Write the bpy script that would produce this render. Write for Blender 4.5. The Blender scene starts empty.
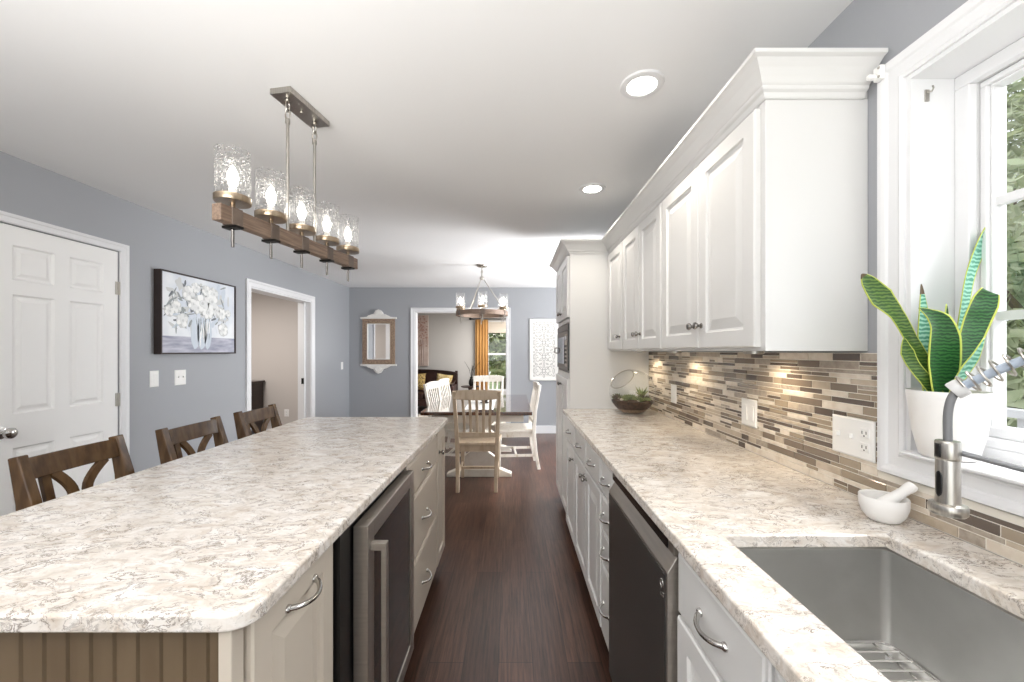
import bpy, bmesh, math, random
from mathutils import Vector, Matrix
random.seed(7)
S = bpy.context.scene
COL = S.collection
PI = math.pi

# ------------------------------------------------------------------ camera, sky, exposure
CAMZ = 1.40
FPX = 395.0
cam_d = bpy.data.cameras.new('camera')
cam_d.sensor_width = 36.0
cam_d.lens = FPX / 1024 * 36.0
cam_d.shift_x = 0.0005
cam_d.shift_y = 10.0 / 1024
cam_d.clip_start = 0.02
cam = bpy.data.objects.new('camera', cam_d)
cam.location = (0, 0, CAMZ)
cam.rotation_euler = (PI / 2, 0, 0)
COL.objects.link(cam)
S.camera = cam

world = bpy.data.worlds.new('sky')
S.world = world
world.use_nodes = True
wn = world.node_tree.nodes
wn['Background'].inputs[0].default_value = (0.90, 0.95, 1.0, 1)
wn['Background'].inputs[1].default_value = 1.75

S.view_settings.view_transform = 'Standard'
S.view_settings.look = 'None'
S.view_settings.gamma = 1.0
S.view_settings.exposure = 0.0
S.view_settings.use_curve_mapping = False


def lamp(name, kind, loc, rot=(0, 0, 0), energy=10, color=(1, 1, 1), size=0.1, size_y=None, spot=None, blend=0.5):
    d = bpy.data.lights.new(name, kind)
    d.energy = energy
    d.color = color
    if kind == 'AREA':
        d.size = size
        if size_y:
            d.shape = 'RECTANGLE'
            d.size_y = size_y
    else:
        d.shadow_soft_size = size
    if kind == 'SPOT':
        d.spot_size = spot
        d.spot_blend = blend
    o = bpy.data.objects.new(name, d)
    o.location = loc
    o.rotation_euler = rot
    COL.objects.link(o)
    return o


# fill lamps added behind the camera, one facing the room and one aimed up at the ceiling
lamp('front_fill', 'AREA', (-0.9, -2.45, 1.25), (PI / 2, 0, 0), 22, (1.0, 0.99, 0.98), 3.2, 2.0)
lamp('ceiling_fill', 'AREA', (-0.9, -0.7, 1.45), (PI, 0, 0), 122, (1.0, 0.985, 0.97), 1.6, 1.6)
# daylight of the dining room's glazed door on the right, and of the rooms beyond the two openings
lamp('dining_daylight', 'AREA', (2.50, 4.85, 1.15), (0, PI / 2 - 0.38, 0), 70, (0.93, 0.96, 1.0), 2.0, 1.5).data.spread = 1.6
lamp('dining_ceiling_fill', 'AREA', (2.50, 4.85, 0.9), (0, PI / 2 + 1.0, 0), 120, (0.97, 0.98, 1.0), 1.2, 1.5).data.spread = 2.1  # extra upward lamp added to brighten the dining ceiling
lamp('window_daylight', 'AREA', (2.6, 0.45, 3.5), (0, math.radians(50), 0), 190, (0.97, 0.985, 1.0), 1.6, 1.6)
lamp('living_daylight', 'AREA', (0.2, 8.4, 2.35), (0, 0, 0), 110, (1.0, 0.97, 0.93), 1.5, 1.5)
lamp('side_room_lamp', 'AREA', (-4.0, 4.9, 2.40), (0, 0, 0), 50, (1.0, 0.96, 0.92), 0.8, 0.8)


# ------------------------------------------------------------------ materials
def lin(v):
    v /= 255.0
    return v / 12.92 if v <= 0.04045 else ((v + 0.055) / 1.055) ** 2.4


def rgb(r, g, b):
    return (lin(r), lin(g), lin(b), 1.0)


MATS = {}


def mat(name, col, rough=0.5, metal=0.0, spec=0.5, emit=None, estr=0.0, noise=None, bump=None, coat=0.0):
    """plain surface; noise=(scale, colour2, lo, hi[, stretch]) mottles it; bump=(scale, strength[, stretch])"""
    m = bpy.data.materials.new(name)
    m.use_nodes = True
    nt = m.node_tree
    b = nt.nodes['Principled BSDF']
    b.inputs['Base Color'].default_value = col
    b.inputs['Roughness'].default_value = rough
    b.inputs['Metallic'].default_value = metal
    b.inputs['Specular IOR Level'].default_value = spec
    if coat:
        b.inputs['Coat Weight'].default_value = coat
        b.inputs['Coat Roughness'].default_value = 0.04
    if emit:
        b.inputs['Emission Color'].default_value = emit
        b.inputs['Emission Strength'].default_value = estr

    def coords(stretch):
        tc = nt.nodes.new('ShaderNodeTexCoord')
        mp = nt.nodes.new('ShaderNodeMapping')
        mp.inputs['Scale'].default_value = stretch
        nt.links.new(tc.outputs['Object'], mp.inputs['Vector'])
        return mp.outputs['Vector']
    if noise:
        sc, c2, lo, hi = noise[:4]
        st = noise[4] if len(noise) > 4 else (1, 1, 1)
        n = nt.nodes.new('ShaderNodeTexNoise')
        n.inputs['Scale'].default_value = sc
        n.inputs['Detail'].default_value = 5
        r = nt.nodes.new('ShaderNodeValToRGB')
        r.color_ramp.elements[0].position = lo
        r.color_ramp.elements[0].color = col
        r.color_ramp.elements[1].position = hi
        r.color_ramp.elements[1].color = c2
        nt.links.new(coords(st), n.inputs['Vector'])
        nt.links.new(n.outputs['Fac'], r.inputs['Fac'])
        nt.links.new(r.outputs['Color'], b.inputs['Base Color'])
    if bump:
        n2 = nt.nodes.new('ShaderNodeTexNoise')
        n2.inputs['Scale'].default_value = bump[0]
        n2.inputs['Detail'].default_value = 4
        bp = nt.nodes.new('ShaderNodeBump')
        bp.inputs['Strength'].default_value = bump[1]
        bp.inputs['Distance'].default_value = 0.004
        nt.links.new(coords(bump[2] if len(bump) > 2 else (1, 1, 1)), n2.inputs['Vector'])
        nt.links.new(n2.outputs['Fac'], bp.inputs['Height'])
        nt.links.new(bp.outputs['Normal'], b.inputs['Normal'])
    MATS[name] = m
    return m


def glass(name, tint=(1, 1, 1, 1), refl=0.9, seeded=0.0):
    """thin clear glass: fresnel reflection over straight transmission; seeded adds little white bubbles"""
    m = bpy.data.materials.new(name)
    m.use_nodes = True
    nt = m.node_tree
    for n in list(nt.nodes):
        nt.nodes.remove(n)
    out = nt.nodes.new('ShaderNodeOutputMaterial')
    tr = nt.nodes.new('ShaderNodeBsdfTransparent')
    tr.inputs[0].default_value = tint
    gl = nt.nodes.new('ShaderNodeBsdfGlossy')
    gl.inputs['Roughness'].default_value = 0.03
    lw = nt.nodes.new('ShaderNodeLayerWeight')
    lw.inputs['Blend'].default_value = 0.5
    pw = nt.nodes.new('ShaderNodeMath')
    pw.operation = 'POWER'
    pw.inputs[1].default_value = 4.0
    mu = nt.nodes.new('ShaderNodeMath')
    mu.operation = 'MULTIPLY_ADD'
    mu.inputs[1].default_value = refl * 0.6
    mu.inputs[2].default_value = 0.035
    mx = nt.nodes.new('ShaderNodeMixShader')
    nt.links.new(lw.outputs['Facing'], pw.inputs[0])
    nt.links.new(pw.outputs[0], mu.inputs[0])
    nt.links.new(mu.outputs[0], mx.inputs[0])
    nt.links.new(tr.outputs[0], mx.inputs[1])
    nt.links.new(gl.outputs[0], mx.inputs[2])
    last = mx.outputs[0]
    if seeded:
        tc = nt.nodes.new('ShaderNodeTexCoord')
        vo = nt.nodes.new('ShaderNodeTexVoronoi')
        vo.inputs['Scale'].default_value = 110
        ra = nt.nodes.new('ShaderNodeMapRange')
        ra.inputs['From Min'].default_value = 0.22
        ra.inputs['From Max'].default_value = 0.42
        ra.inputs['To Min'].default_value = seeded
        ra.inputs['To Max'].default_value = 0.01
        df = nt.nodes.new('ShaderNodeBsdfTranslucent')
        df.inputs[0].default_value = (0.95, 0.95, 0.95, 1)
        m2 = nt.nodes.new('ShaderNodeMixShader')
        nt.links.new(tc.outputs['Object'], vo.inputs['Vector'])
        nt.links.new(vo.outputs['Distance'], ra.inputs['Value'])
        nt.links.new(ra.outputs[0], m2.inputs[0])
        nt.links.new(last, m2.inputs[1])
        nt.links.new(df.outputs[0], m2.inputs[2])
        last = m2.outputs[0]
    nt.links.new(last, out.inputs[0])
    MATS[name] = m
    return m


def quartz():
    m = bpy.data.materials.new('quartz')
    m.use_nodes = True
    nt = m.node_tree
    L = nt.links.new
    N = nt.nodes.new
    b = nt.nodes['Principled BSDF']
    b.inputs['Roughness'].default_value = 0.16
    tc = N('ShaderNodeTexCoord')
    mp = N('ShaderNodeMapping')
    mp.inputs['Rotation'].default_value = (0, 0, 0.35)
    mp.inputs['Scale'].default_value = (2.0, 3.4, 3.0)
    L(tc.outputs['Object'], mp.inputs['Vector'])
    wn_ = N('ShaderNodeTexNoise')
    wn_.inputs['Scale'].default_value = 5.0
    wn_.inputs['Detail'].default_value = 3
    L(mp.outputs[0], wn_.inputs['Vector'])
    ad = N('ShaderNodeVectorMath')
    ad.operation = 'MULTIPLY_ADD'
    ad.inputs[1].default_value = (0.35, 0.35, 0.35)
    L(wn_.outputs['Color'], ad.inputs[0])
    L(mp.outputs[0], ad.inputs[2])

    def noise(scale, detail, rough=0.6, src=ad.outputs[0]):
        n = N('ShaderNodeTexNoise')
        n.inputs['Scale'].default_value = scale
        n.inputs['Detail'].default_value = detail
        n.inputs['Roughness'].default_value = rough
        L(src, n.inputs['Vector'])
        return n.outputs['Fac']

    def ramp(fac, stops):
        r = N('ShaderNodeValToRGB')
        el = r.color_ramp.elements
        while len(el) < len(stops):
            el.new(0.5)
        for e, (p, c) in zip(el, stops):
            e.position = p
            e.color = c
        L(fac, r.inputs['Fac'])
        return r.outputs['Color']

    def mix(fac, a, c):
        x = N('ShaderNodeMix')
        x.data_type = 'RGBA'
        L(fac, x.inputs['Factor'])
        L(a, x.inputs['A'])
        if isinstance(c, tuple):
            x.inputs['B'].default_value = c
        else:
            L(c, x.inputs['B'])
        return x.outputs['Result']

    def g(v):
        return (v, v, v, 1)
    base = ramp(noise(7, 4), [(0.35, rgb(210, 201, 190)), (0.50, rgb(224, 217, 209)), (0.66, rgb(233, 229, 224))])
    tan = ramp(noise(9, 5, 0.65), [(0.52, g(0)), (0.64, g(0.55))])
    c1 = mix(tan, base, rgb(196, 180, 163))
    grey = ramp(noise(13, 6, 0.7), [(0.54, g(0)), (0.66, g(0.6))])
    c2 = mix(grey, c1, rgb(178, 170, 162))
    vein = ramp(noise(8.5, 7, 0.68), [(0.470, g(0)), (0.492, g(1)), (0.500, g(1)), (0.518, g(0))])
    mask = ramp(noise(5.0, 3), [(0.40, g(0.08)), (0.56, g(0.9))])
    mm = N('ShaderNodeMath')
    mm.operation = 'MULTIPLY'
    L(vein, mm.inputs[0])
    L(mask, mm.inputs[1])
    c3 = mix(mm.outputs[0], c2, rgb(126, 116, 108))
    fle = ramp(noise(60, 2), [(0.66, g(0)), (0.72, g(0.55))])
    c4 = mix(fle, c3, rgb(150, 136, 124))
    L(c4, b.inputs['Base Color'])
    MATS['quartz'] = m
    return m


def planks():
    m = bpy.data.materials.new('dark_planks')
    m.use_nodes = True
    nt = m.node_tree
    L = nt.links.new
    N = nt.nodes.new
    b = nt.nodes['Principled BSDF']
    b.inputs['Roughness'].default_value = 0.28
    tc = N('ShaderNodeTexCoord')
    mp = N('ShaderNodeMapping')
    mp.inputs['Rotation'].default_value = (0, 0, PI / 2)
    L(tc.outputs['Object'], mp.inputs['Vector'])
    br = N('ShaderNodeTexBrick')
    br.offset = 0.37
    br.inputs['Color1'].default_value = rgb(88, 61, 49)
    br.inputs['Color2'].default_value = rgb(62, 42, 34)
    br.inputs['Mortar'].default_value = rgb(30, 19, 15)
    br.inputs['Scale'].default_value = 1.0
    br.inputs['Mortar Size'].default_value = 0.0012
    br.inputs['Brick Width'].default_value = 1.15
    br.inputs['Row Height'].default_value = 0.155
    L(mp.outputs[0], br.inputs['Vector'])
    m2 = N('ShaderNodeMapping')
    m2.inputs['Scale'].default_value = (34, 1.6, 1)
    L(tc.outputs['Object'], m2.inputs['Vector'])
    n = N('ShaderNodeTexNoise')
    n.inputs['Scale'].default_value = 2.2
    n.inputs['Detail'].default_value = 6
    n.inputs['Roughness'].default_value = 0.7
    L(m2.outputs[0], n.inputs['Vector'])
    r = N('ShaderNodeMapRange')
    r.inputs['From Min'].default_value = 0.3
    r.inputs['From Max'].default_value = 0.75
    r.inputs['To Min'].default_value = 0.28
    r.inputs['To Max'].default_value = 1.9
    L(n.outputs['Fac'], r.inputs['Value'])
    mx = N('ShaderNodeMix')
    mx.data_type = 'RGBA'
    mx.blend_type = 'MULTIPLY'
    mx.inputs['Factor'].default_value = 1.0
    L(br.outputs['Color'], mx.inputs['A'])
    L(r.outputs[0], mx.inputs['B'])
    L(mx.outputs['Result'], b.inputs['Base Color'])
    bp = N('ShaderNodeBump')
    bp.inputs['Strength'].default_value = 0.25
    bp.inputs['Distance'].default_value = 0.002
    L(n.outputs['Fac'], bp.inputs['Height'])
    L(bp.outputs['Normal'], b.inputs['Normal'])
    MATS['dark_planks'] = m
    return m


def banded_leaf(name, dark, light, scale=60):
    m = bpy.data.materials.new(name)
    m.use_nodes = True
    nt = m.node_tree
    L = nt.links.new
    b = nt.nodes['Principled BSDF']
    b.inputs['Roughness'].default_value = 0.3
    tc = nt.nodes.new('ShaderNodeTexCoord')
    w = nt.nodes.new('ShaderNodeTexWave')
    w.wave_type = 'BANDS'
    w.bands_direction = 'Z'
    w.inputs['Scale'].default_value = scale
    w.inputs['Distortion'].default_value = 5.0
    w.inputs['Detail'].default_value = 3
    w.inputs['Detail Scale'].default_value = 1.8
    r = nt.nodes.new('ShaderNodeValToRGB')
    r.color_ramp.elements[0].position = 0.25
    r.color_ramp.elements[0].color = dark
    r.color_ramp.elements[1].position = 0.85
    r.color_ramp.elements[1].color = light
    L(tc.outputs['Object'], w.inputs['Vector'])
    L(w.outputs['Color'], r.inputs['Fac'])
    L(r.outputs['Color'], b.inputs['Base Color'])
    MATS[name] = m
    return m


quartz()
planks()
mat('wall_grey', rgb(163, 165, 169), 0.40, spec=0.4, bump=(180, 0.06))
mat('ceiling_white', rgb(238, 238, 238), 0.8, spec=0.2)
mat('living_paint', rgb(207, 205, 202), 0.7)
mat('hall_paint', rgb(200, 193, 187), 0.7)
mat('trim_white', rgb(229, 229, 230), 0.35)
mat('door_white', rgb(242, 241, 239), 0.4)
mat('cabinet_white', rgb(219, 218, 216), 0.32)
mat('cabinet_greige', rgb(200, 190, 176), 0.38)
mat('beadboard_greige', rgb(104, 88, 68), 0.45, noise=(3, rgb(96, 80, 61), 0.4, 0.6, (6, 6, 0.7)))
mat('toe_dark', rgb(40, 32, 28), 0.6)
mat('chrome', rgb(200, 198, 195), 0.18, 1.0)
mat('cup_bronze', rgb(160, 142, 120), 0.30, 1.0, noise=(4, rgb(182, 164, 142), 0.35, 0.65, (80, 80, 1)))
mat('nickel', rgb(172, 167, 160), 0.28, 1.0, noise=(4, rgb(194, 190, 183), 0.35, 0.65, (80, 80, 1)))
mat('dark_nickel', rgb(138, 134, 130), 0.14, 1.0)
mat('steel', rgb(176, 169, 161), 0.30, 0.85, noise=(3, rgb(166, 159, 151), 0.35, 0.68, (1.5, 1.5, 40)))
mat('sink_steel', rgb(206, 205, 202), 0.28, 0.82, noise=(4, rgb(184, 183, 180), 0.35, 0.68))
mat('black_steel', rgb(86, 85, 84), 0.32, 0.7)
mat('black_plastic', rgb(14, 14, 15), 0.3)
mat('black_gloss', rgb(16, 15, 16), 0.06)
mat('cooler_glass', rgb(56, 46, 41), 0.03, 0.6)
mat('plastic_white', rgb(240, 239, 236), 0.35)
mat('slot_dark', rgb(70, 68, 66), 0.5)
mat('stool_wood', rgb(106, 80, 53), 0.22, noise=(5, rgb(80, 58, 38), 0.38, 0.66, (7, 7, 1.5)))
mat('stool_seat', rgb(70, 50, 36), 0.35)
mat('beam_wood', rgb(146, 124, 107), 0.55, noise=(5, rgb(114, 93, 77), 0.36, 0.66, (30, 1.6, 30)))
mat('beam_dark', rgb(120, 104, 92), 0.5, noise=(8, rgb(92, 78, 68), 0.36, 0.66))
mat('chair_white', rgb(232, 226, 216), 0.5, noise=(9, rgb(206, 192, 172), 0.55, 0.75, (3, 3, 1)))
mat('chair_white_shaded', rgb(190, 170, 146), 0.5, noise=(6, rgb(172, 150, 124), 0.45, 0.7, (5, 5, 0.8)))  # white chair paint with the near chair's shade put into the colour
mat('table_top', rgb(92, 58, 38), 0.12, coat=1.0, noise=(4, rgb(62, 38, 26), 0.38, 0.66, (14, 1.2, 4)))
mat('table_white', rgb(226, 219, 208), 0.5, noise=(7, rgb(206, 194, 178), 0.5, 0.72))
mat('frame_dark', rgb(48, 36, 32), 0.4)
mat('canvas', rgb(206, 212, 222), 0.7, noise=(3.5, rgb(236, 238, 240), 0.36, 0.62))
mat('paint_table', rgb(150, 152, 170), 0.7, noise=(6, rgb(196, 196, 206), 0.36, 0.66, (1, 1, 6)))
mat('paint_white', rgb(240, 240, 238), 0.7)
mat('paint_cream', rgb(226, 227, 226), 0.7)
mat('paint_shade', rgb(205, 206, 205), 0.7)
mat('paint_leaf', rgb(150, 155, 155), 0.7)
mat('paint_stem', rgb(112, 117, 122), 0.7)
mat('paint_glass', rgb(200, 208, 217), 0.6)
mat('mirror_silver', rgb(235, 235, 235), 0.02, 1.0)
mat('mirror_frame', rgb(166, 142, 120), 0.6, noise=(60, rgb(128, 106, 88), 0.4, 0.6), bump=(90, 0.8))
mat('ornament_white', rgb(236, 233, 228), 0.5)
mat('panel_white', rgb(238, 236, 231), 0.55)
mat('panel_grey', rgb(140, 136, 132), 0.7)
mat('sofa_leather', rgb(62, 36, 30), 0.38, noise=(5, rgb(44, 26, 22), 0.4, 0.62))
mat('sofa_wood', rgb(46, 26, 20), 0.3)
mat('pillow_gold', rgb(176, 150, 92), 0.85, noise=(26, rgb(206, 190, 150), 0.44, 0.56))
mat('pillow_pattern', rgb(196, 170, 104), 0.85, noise=(40, rgb(110, 84, 56), 0.48, 0.56))
mat('curtain_gold', rgb(186, 142, 84), 0.75, noise=(3, rgb(172, 126, 70), 0.4, 0.6, (10, 10, 1)))
mat('shade_fabric', rgb(186, 176, 162), 0.85)
mat('dark_wood', rgb(52, 32, 24), 0.3, noise=(4, rgb(38, 22, 17), 0.4, 0.62, (3, 3, 12)))
mat('iron', rgb(30, 27, 25), 0.5, 0.6)
mat('tree_canvas', rgb(222, 208, 200), 0.8, noise=(4, rgb(196, 172, 162), 0.36, 0.64))
mat('blossom', rgb(170, 132, 120), 0.8, noise=(25, rgb(204, 174, 162), 0.4, 0.6))
mat('tree_trunk_paint', rgb(150, 120, 108), 0.8)
mat('rug', rgb(222, 214, 204), 0.9, noise=(9, rgb(176, 166, 158), 0.5, 0.56))
mat('pot_white', rgb(240, 238, 235), 0.3, noise=(3.2, rgb(224, 221, 218), 0.5, 0.53))
mat('marble_white', rgb(238, 236, 233), 0.4)
mat('soil', rgb(58, 42, 32), 0.95, noise=(60, rgb(84, 62, 48), 0.4, 0.6), bump=(90, 1.0))
mat('sand', rgb(176, 150, 124), 0.9, noise=(80, rgb(140, 112, 88), 0.4, 0.6))
mat('pebble', rgb(206, 192, 176), 0.8)
mat('succulent', rgb(108, 124, 76), 0.5, noise=(20, rgb(150, 156, 108), 0.4, 0.6))
mat('succulent_dark', rgb(74, 78, 62), 0.5, noise=(20, rgb(112, 88, 78), 0.4, 0.6))
mat('leaf_edge', rgb(196, 206, 92), 0.35)
mat('leaf_tip', rgb(92, 74, 52), 0.5)
banded_leaf('leaf_green', rgb(20, 62, 30), rgb(58, 110, 54), 40)
banded_leaf('leaf_pale', rgb(78, 150, 122), rgb(160, 210, 190), 30)
banded_leaf('leaf_olive', rgb(52, 86, 38), rgb(100, 130, 60), 40)
mat('hose_grey', rgb(122, 123, 125), 0.45, 0.3)
mat('hose_blue', rgb(168, 180, 196), 0.35)
mat('collar_grey', rgb(206, 206, 206), 0.35)
mat('bulb', (1, 1, 1, 1), 0.4, emit=(1.0, 0.94, 0.84, 1), estr=17)
mat('can_light', (1, 1, 1, 1), 0.4, emit=(1.0, 0.95, 0.88, 1), estr=14)
mat('puck', (1, 1, 1, 1), 0.4, emit=(1.0, 0.84, 0.62, 1), estr=10)
mat('grass', rgb(120, 140, 92), 0.9, noise=(3, rgb(150, 160, 112), 0.4, 0.6))
mat('foliage', rgb(170, 180, 142), 0.7, noise=(3, rgb(212, 216, 186), 0.38, 0.62))
mat('foliage_dark', rgb(140, 156, 112), 0.7, noise=(3, rgb(188, 192, 142), 0.38, 0.62))
mat('bark', rgb(120, 104, 88), 0.9)
mat('deck_wood', rgb(190, 184, 176), 0.7)
mat('grout', rgb(236, 230, 218), 0.8)
TILES = ['tile_cream', 'tile_sand', 'tile_tan', 'tile_taupe', 'tile_umber', 'tile_grey']
mat('tile_cream', rgb(230, 220, 206), 0.35, noise=(30, rgb(216, 203, 186), 0.4, 0.65))
mat('tile_sand', rgb(196, 182, 164), 0.30, noise=(30, rgb(180, 164, 144), 0.4, 0.65))
mat('tile_tan', rgb(160, 145, 126), 0.12)
mat('tile_taupe', rgb(130, 116, 102), 0.10)
mat('tile_umber', rgb(104, 92, 83), 0.10)
mat('tile_grey', rgb(176, 164, 150), 0.30, noise=(60, rgb(156, 143, 129), 0.4, 0.65))
glass('clear_glass')
glass('bowl_glass', (0.97, 0.98, 0.98, 1), 1.0)
glass('seeded_glass', (0.985, 0.985, 0.985, 1), 0.6, 0.26)


# ------------------------------------------------------------------ mesh helpers
class MB:
    def __init__(self):
        self.bm = bmesh.new()
        self.mi = 0

    def face(self, vs):
        try:
            f = self.bm.faces.new(vs)
            f.material_index = self.mi
            return f
        except ValueError:
            return None

    def v(self, p):
        return self.bm.verts.new(p)

    def box(self, x0, x1, y0, y1, z0, z1):
        c = [self.v((x, y, z)) for x in (x0, x1) for y in (y0, y1) for z in (z0, z1)]
        for q in ((0, 1, 3, 2), (4, 6, 7, 5), (0, 4, 5, 1), (2, 3, 7, 6), (0, 2, 6, 4), (1, 5, 7, 3)):
            self.face([c[i] for i in q])
        return self

    def bar(self, a, b, w, h, up=(0, 0, 1)):
        """rectangular bar from a to b; w across, h along up"""
        a, b = Vector(a), Vector(b)
        t = (b - a).normalized()
        u = Vector(up)
        s = t.cross(u)
        if s.length < 1e-6:
            s = t.cross(Vector((1, 0, 0)))
        s.normalize()
        n = s.cross(t)
        vs = []
        for p in (a, b):
            for i, j in ((-1, -1), (1, -1), (1, 1), (-1, 1)):
                vs.append(self.v(p + s * (i * w / 2) + n * (j * h / 2)))
        self.face(vs[0:4])
        self.face(vs[4:8])
        for k in range(4):
            self.face([vs[k], vs[(k + 1) % 4], vs[4 + (k + 1) % 4], vs[4 + k]])
        return self

    def sweep(self, pts, w, h, side, close=False):
        """rectangular section swept along pts; w along side(vector), h in the other direction"""
        pts = [Vector(p) for p in pts]
        side = Vector(side).normalized()
        rings = []
        n = len(pts)
        for i, p in enumerate(pts):
            t = (pts[min(i + 1, n - 1)] - pts[max(i - 1, 0)]).normalized()
            o = t.cross(side).normalized()
            ww = w[i] if isinstance(w, (list, tuple)) else w
            hh = h[i] if isinstance(h, (list, tuple)) else h
            rings.append([self.v(p + side * (a * ww / 2) + o * (c * hh / 2)) for a, c in ((-1, -1), (1, -1), (1, 1), (-1, 1))])
        self.face(rings[0])
        self.face(rings[-1])
        for r, q in zip(rings, rings[1:]):
            for k in range(4):
                self.face([r[k], r[(k + 1) % 4], q[(k + 1) % 4], q[k]])
        return self

    def tube(self, pts, r, seg=10, closed=False, cap=True):
        pts = [Vector(p) for p in pts]
        n = len(pts)
        rings = []
        up = None
        for i, p in enumerate(pts):
            if closed:
                t = (pts[(i + 1) % n] - pts[i - 1]).normalized()
            else:
                t = (pts[min(i + 1, n - 1)] - pts[max(i - 1, 0)]).normalized()
            if up is None:
                up = Vector((0, 0, 1)) if abs(t.z) < 0.9 else Vector((1, 0, 0))
            s = t.cross(up).normalized()
            up = s.cross(t).normalized()
            rr = r[i] if isinstance(r, (list, tuple)) else r
            rings.append([self.v(p + (s * math.cos(2 * PI * k / seg) + up * math.sin(2 * PI * k / seg)) * rr) for k in range(seg)])
        m = n if closed else n - 1
        for i in range(m):
            a, b = rings[i], rings[(i + 1) % n]
            for k in range(seg):
                self.face([a[k], a[(k + 1) % seg], b[(k + 1) % seg], b[k]])
        if cap and not closed:
            self.face(rings[0])
            self.face(rings[-1])
        return self

    def lathe(self, prof, org=(0, 0, 0), axis=(0, 0, 1), seg=28, cap=True, sx=1.0, sy=1.0):
        """prof: (radius, height) pairs; ends with radius 0 close to a point"""
        o = Vector(org)
        ax = Vector(axis).normalized()
        rot = Vector((0, 0, 1)).rotation_difference(ax)
        rings = []
        for r, h in prof:
            if r < 1e-6:
                rings.append([self.v(o + rot @ Vector((0, 0, h)))])
            else:
                rings.append([self.v(o + rot @ Vector((r * sx * math.cos(2 * PI * k / seg), r * sy * math.sin(2 * PI * k / seg), h))) for k in range(seg)])
        for a, b in zip(rings, rings[1:]):
            for k in range(seg):
                k2 = (k + 1) % seg
                if len(a) == 1 and len(b) == 1:
                    continue
                if len(a) == 1:
                    self.face([a[0], b[k], b[k2]])
                elif len(b) == 1:
                    self.face([a[k], a[k2], b[0]])
                else:
                    self.face([a[k], a[k2], b[k2], b[k]])
        if cap:
            for rg in (rings[0], rings[-1]):
                if len(rg) > 2:
                    self.face(rg)
        return self

    def prism(self, poly, fn, d0, d1):
        """poly of 2-D points, fn(a, b, d) -> 3-D"""
        A = [self.v(fn(a, b, d0)) for a, b in poly]
        B = [self.v(fn(a, b, d1)) for a, b in poly]
        self.face(A)
        self.face(B)
        n = len(poly)
        for k in range(n):
            self.face([A[k], A[(k + 1) % n], B[(k + 1) % n], B[k]])
        return self

    def front(self, face, plane, a0, a1, z0, z1, loops):
        """nested rectangular loops (inset, depth); first loop is the back, the last is filled"""
        def P(a, z, d):
            if face == '-X':
                return (plane + d, a, z)
            if face == '+X':
                return (plane - d, a, z)
            if face == '-Y':
                return (a, plane + d, z)
            return (a, plane - d, z)
        rings = []
        for i, d in loops:
            rings.append([self.v(P(a, z, d)) for a, z in ((a0 + i, z0 + i), (a1 - i, z0 + i), (a1 - i, z1 - i), (a0 + i, z1 - i))])
        self.face(rings[0])
        for r, q in zip(rings, rings[1:]):
            for k in range(4):
                self.face([r[k], r[(k + 1) % 4], q[(k + 1) % 4], q[k]])
        self.face(rings[-1])
        return self

    def xf(self, M):
        bmesh.ops.transform(self.bm, matrix=M, verts=self.bm.verts)
        return self

    def build(self, name, mats, parent=None, smooth=None, bevel=None, seg=2, solid=None, recalc=True):
        bm = self.bm
        if recalc:
            bmesh.ops.recalc_face_normals(bm, faces=bm.faces)
        root = parent
        while root is not None and root.parent is not None:
            root = root.parent
        if root is not None:
            org = root.location.copy()
        else:
            xs = [v.co for v in bm.verts]
            org = Vector(((min(c.x for c in xs) + max(c.x for c in xs)) / 2, (min(c.y for c in xs) + max(c.y for c in xs)) / 2, min(c.z for c in xs)))
        bmesh.ops.translate(bm, vec=-org, verts=bm.verts)
        me = bpy.data.meshes.new(name)
        if smooth:
            for f in bm.faces:
                f.smooth = True
            for e in bm.edges:
                if len(e.link_faces) == 2 and e.calc_face_angle(0) > smooth:
                    e.smooth = False
        bm.to_mesh(me)
        bm.free()
        for m in (mats if isinstance(mats, (list, tuple)) else [mats]):
            me.materials.append(MATS[m])
        o = bpy.data.objects.new(name, me)
        COL.objects.link(o)
        if parent is not None:
            o.parent = parent
        else:
            o.location = org
        if solid:
            s = o.modifiers.new('thickness', 'SOLIDIFY')
            s.thickness = solid
            s.offset = 0
        if bevel:
            b = o.modifiers.new('bevel', 'BEVEL')
            b.width = bevel
            b.segments = seg
            b.limit_method = 'ANGLE'
            b.angle_limit = math.radians(40)
        return o


SM = math.radians(40)


def tag(o, label, cat, group=None):
    o['label'] = label
    o['category'] = cat
    if group:
        o['group'] = group
    return o


def thing(name, label, cat, loc=(0, 0, 0), group=None):
    o = bpy.data.objects.new(name, None)
    o.empty_display_size = 0.1
    COL.objects.link(o)
    o.location = loc
    return tag(o, label, cat, group)


def struct(o):
    o['kind'] = 'structure'
    return o


def dup(root, loc=None, rotz=None, label=None, group=None):
    def rec(o, parent):
        c = o.copy()
        COL.objects.link(c)
        if parent is not None:
            c.parent = parent
        for ch in list(o.children):
            rec(ch, c)
        return c
    r = rec(root, None)
    if loc is not None:
        r.location = loc
    if rotz is not None:
        r.rotation_euler = (0, 0, rotz)
    if label:
        r['label'] = label
    if group:
        r['group'] = group
    return r


def at(px, py, Y):
    """the place in the room that the photograph shows at (px, py), at distance Y"""
    return Vector(((px - 511.5) * Y / FPX, Y, CAMZ - (py - 351) * Y / FPX))


def bez(p0, p1, p2, p3, n):
    p0, p1, p2, p3 = map(Vector, (p0, p1, p2, p3))
    out = []
    for i in range(n + 1):
        t = i / n
        out.append(p0 * (1 - t) ** 3 + p1 * (3 * t * (1 - t) ** 2) + p2 * (3 * t * t * (1 - t)) + p3 * t ** 3)
    return out


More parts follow.
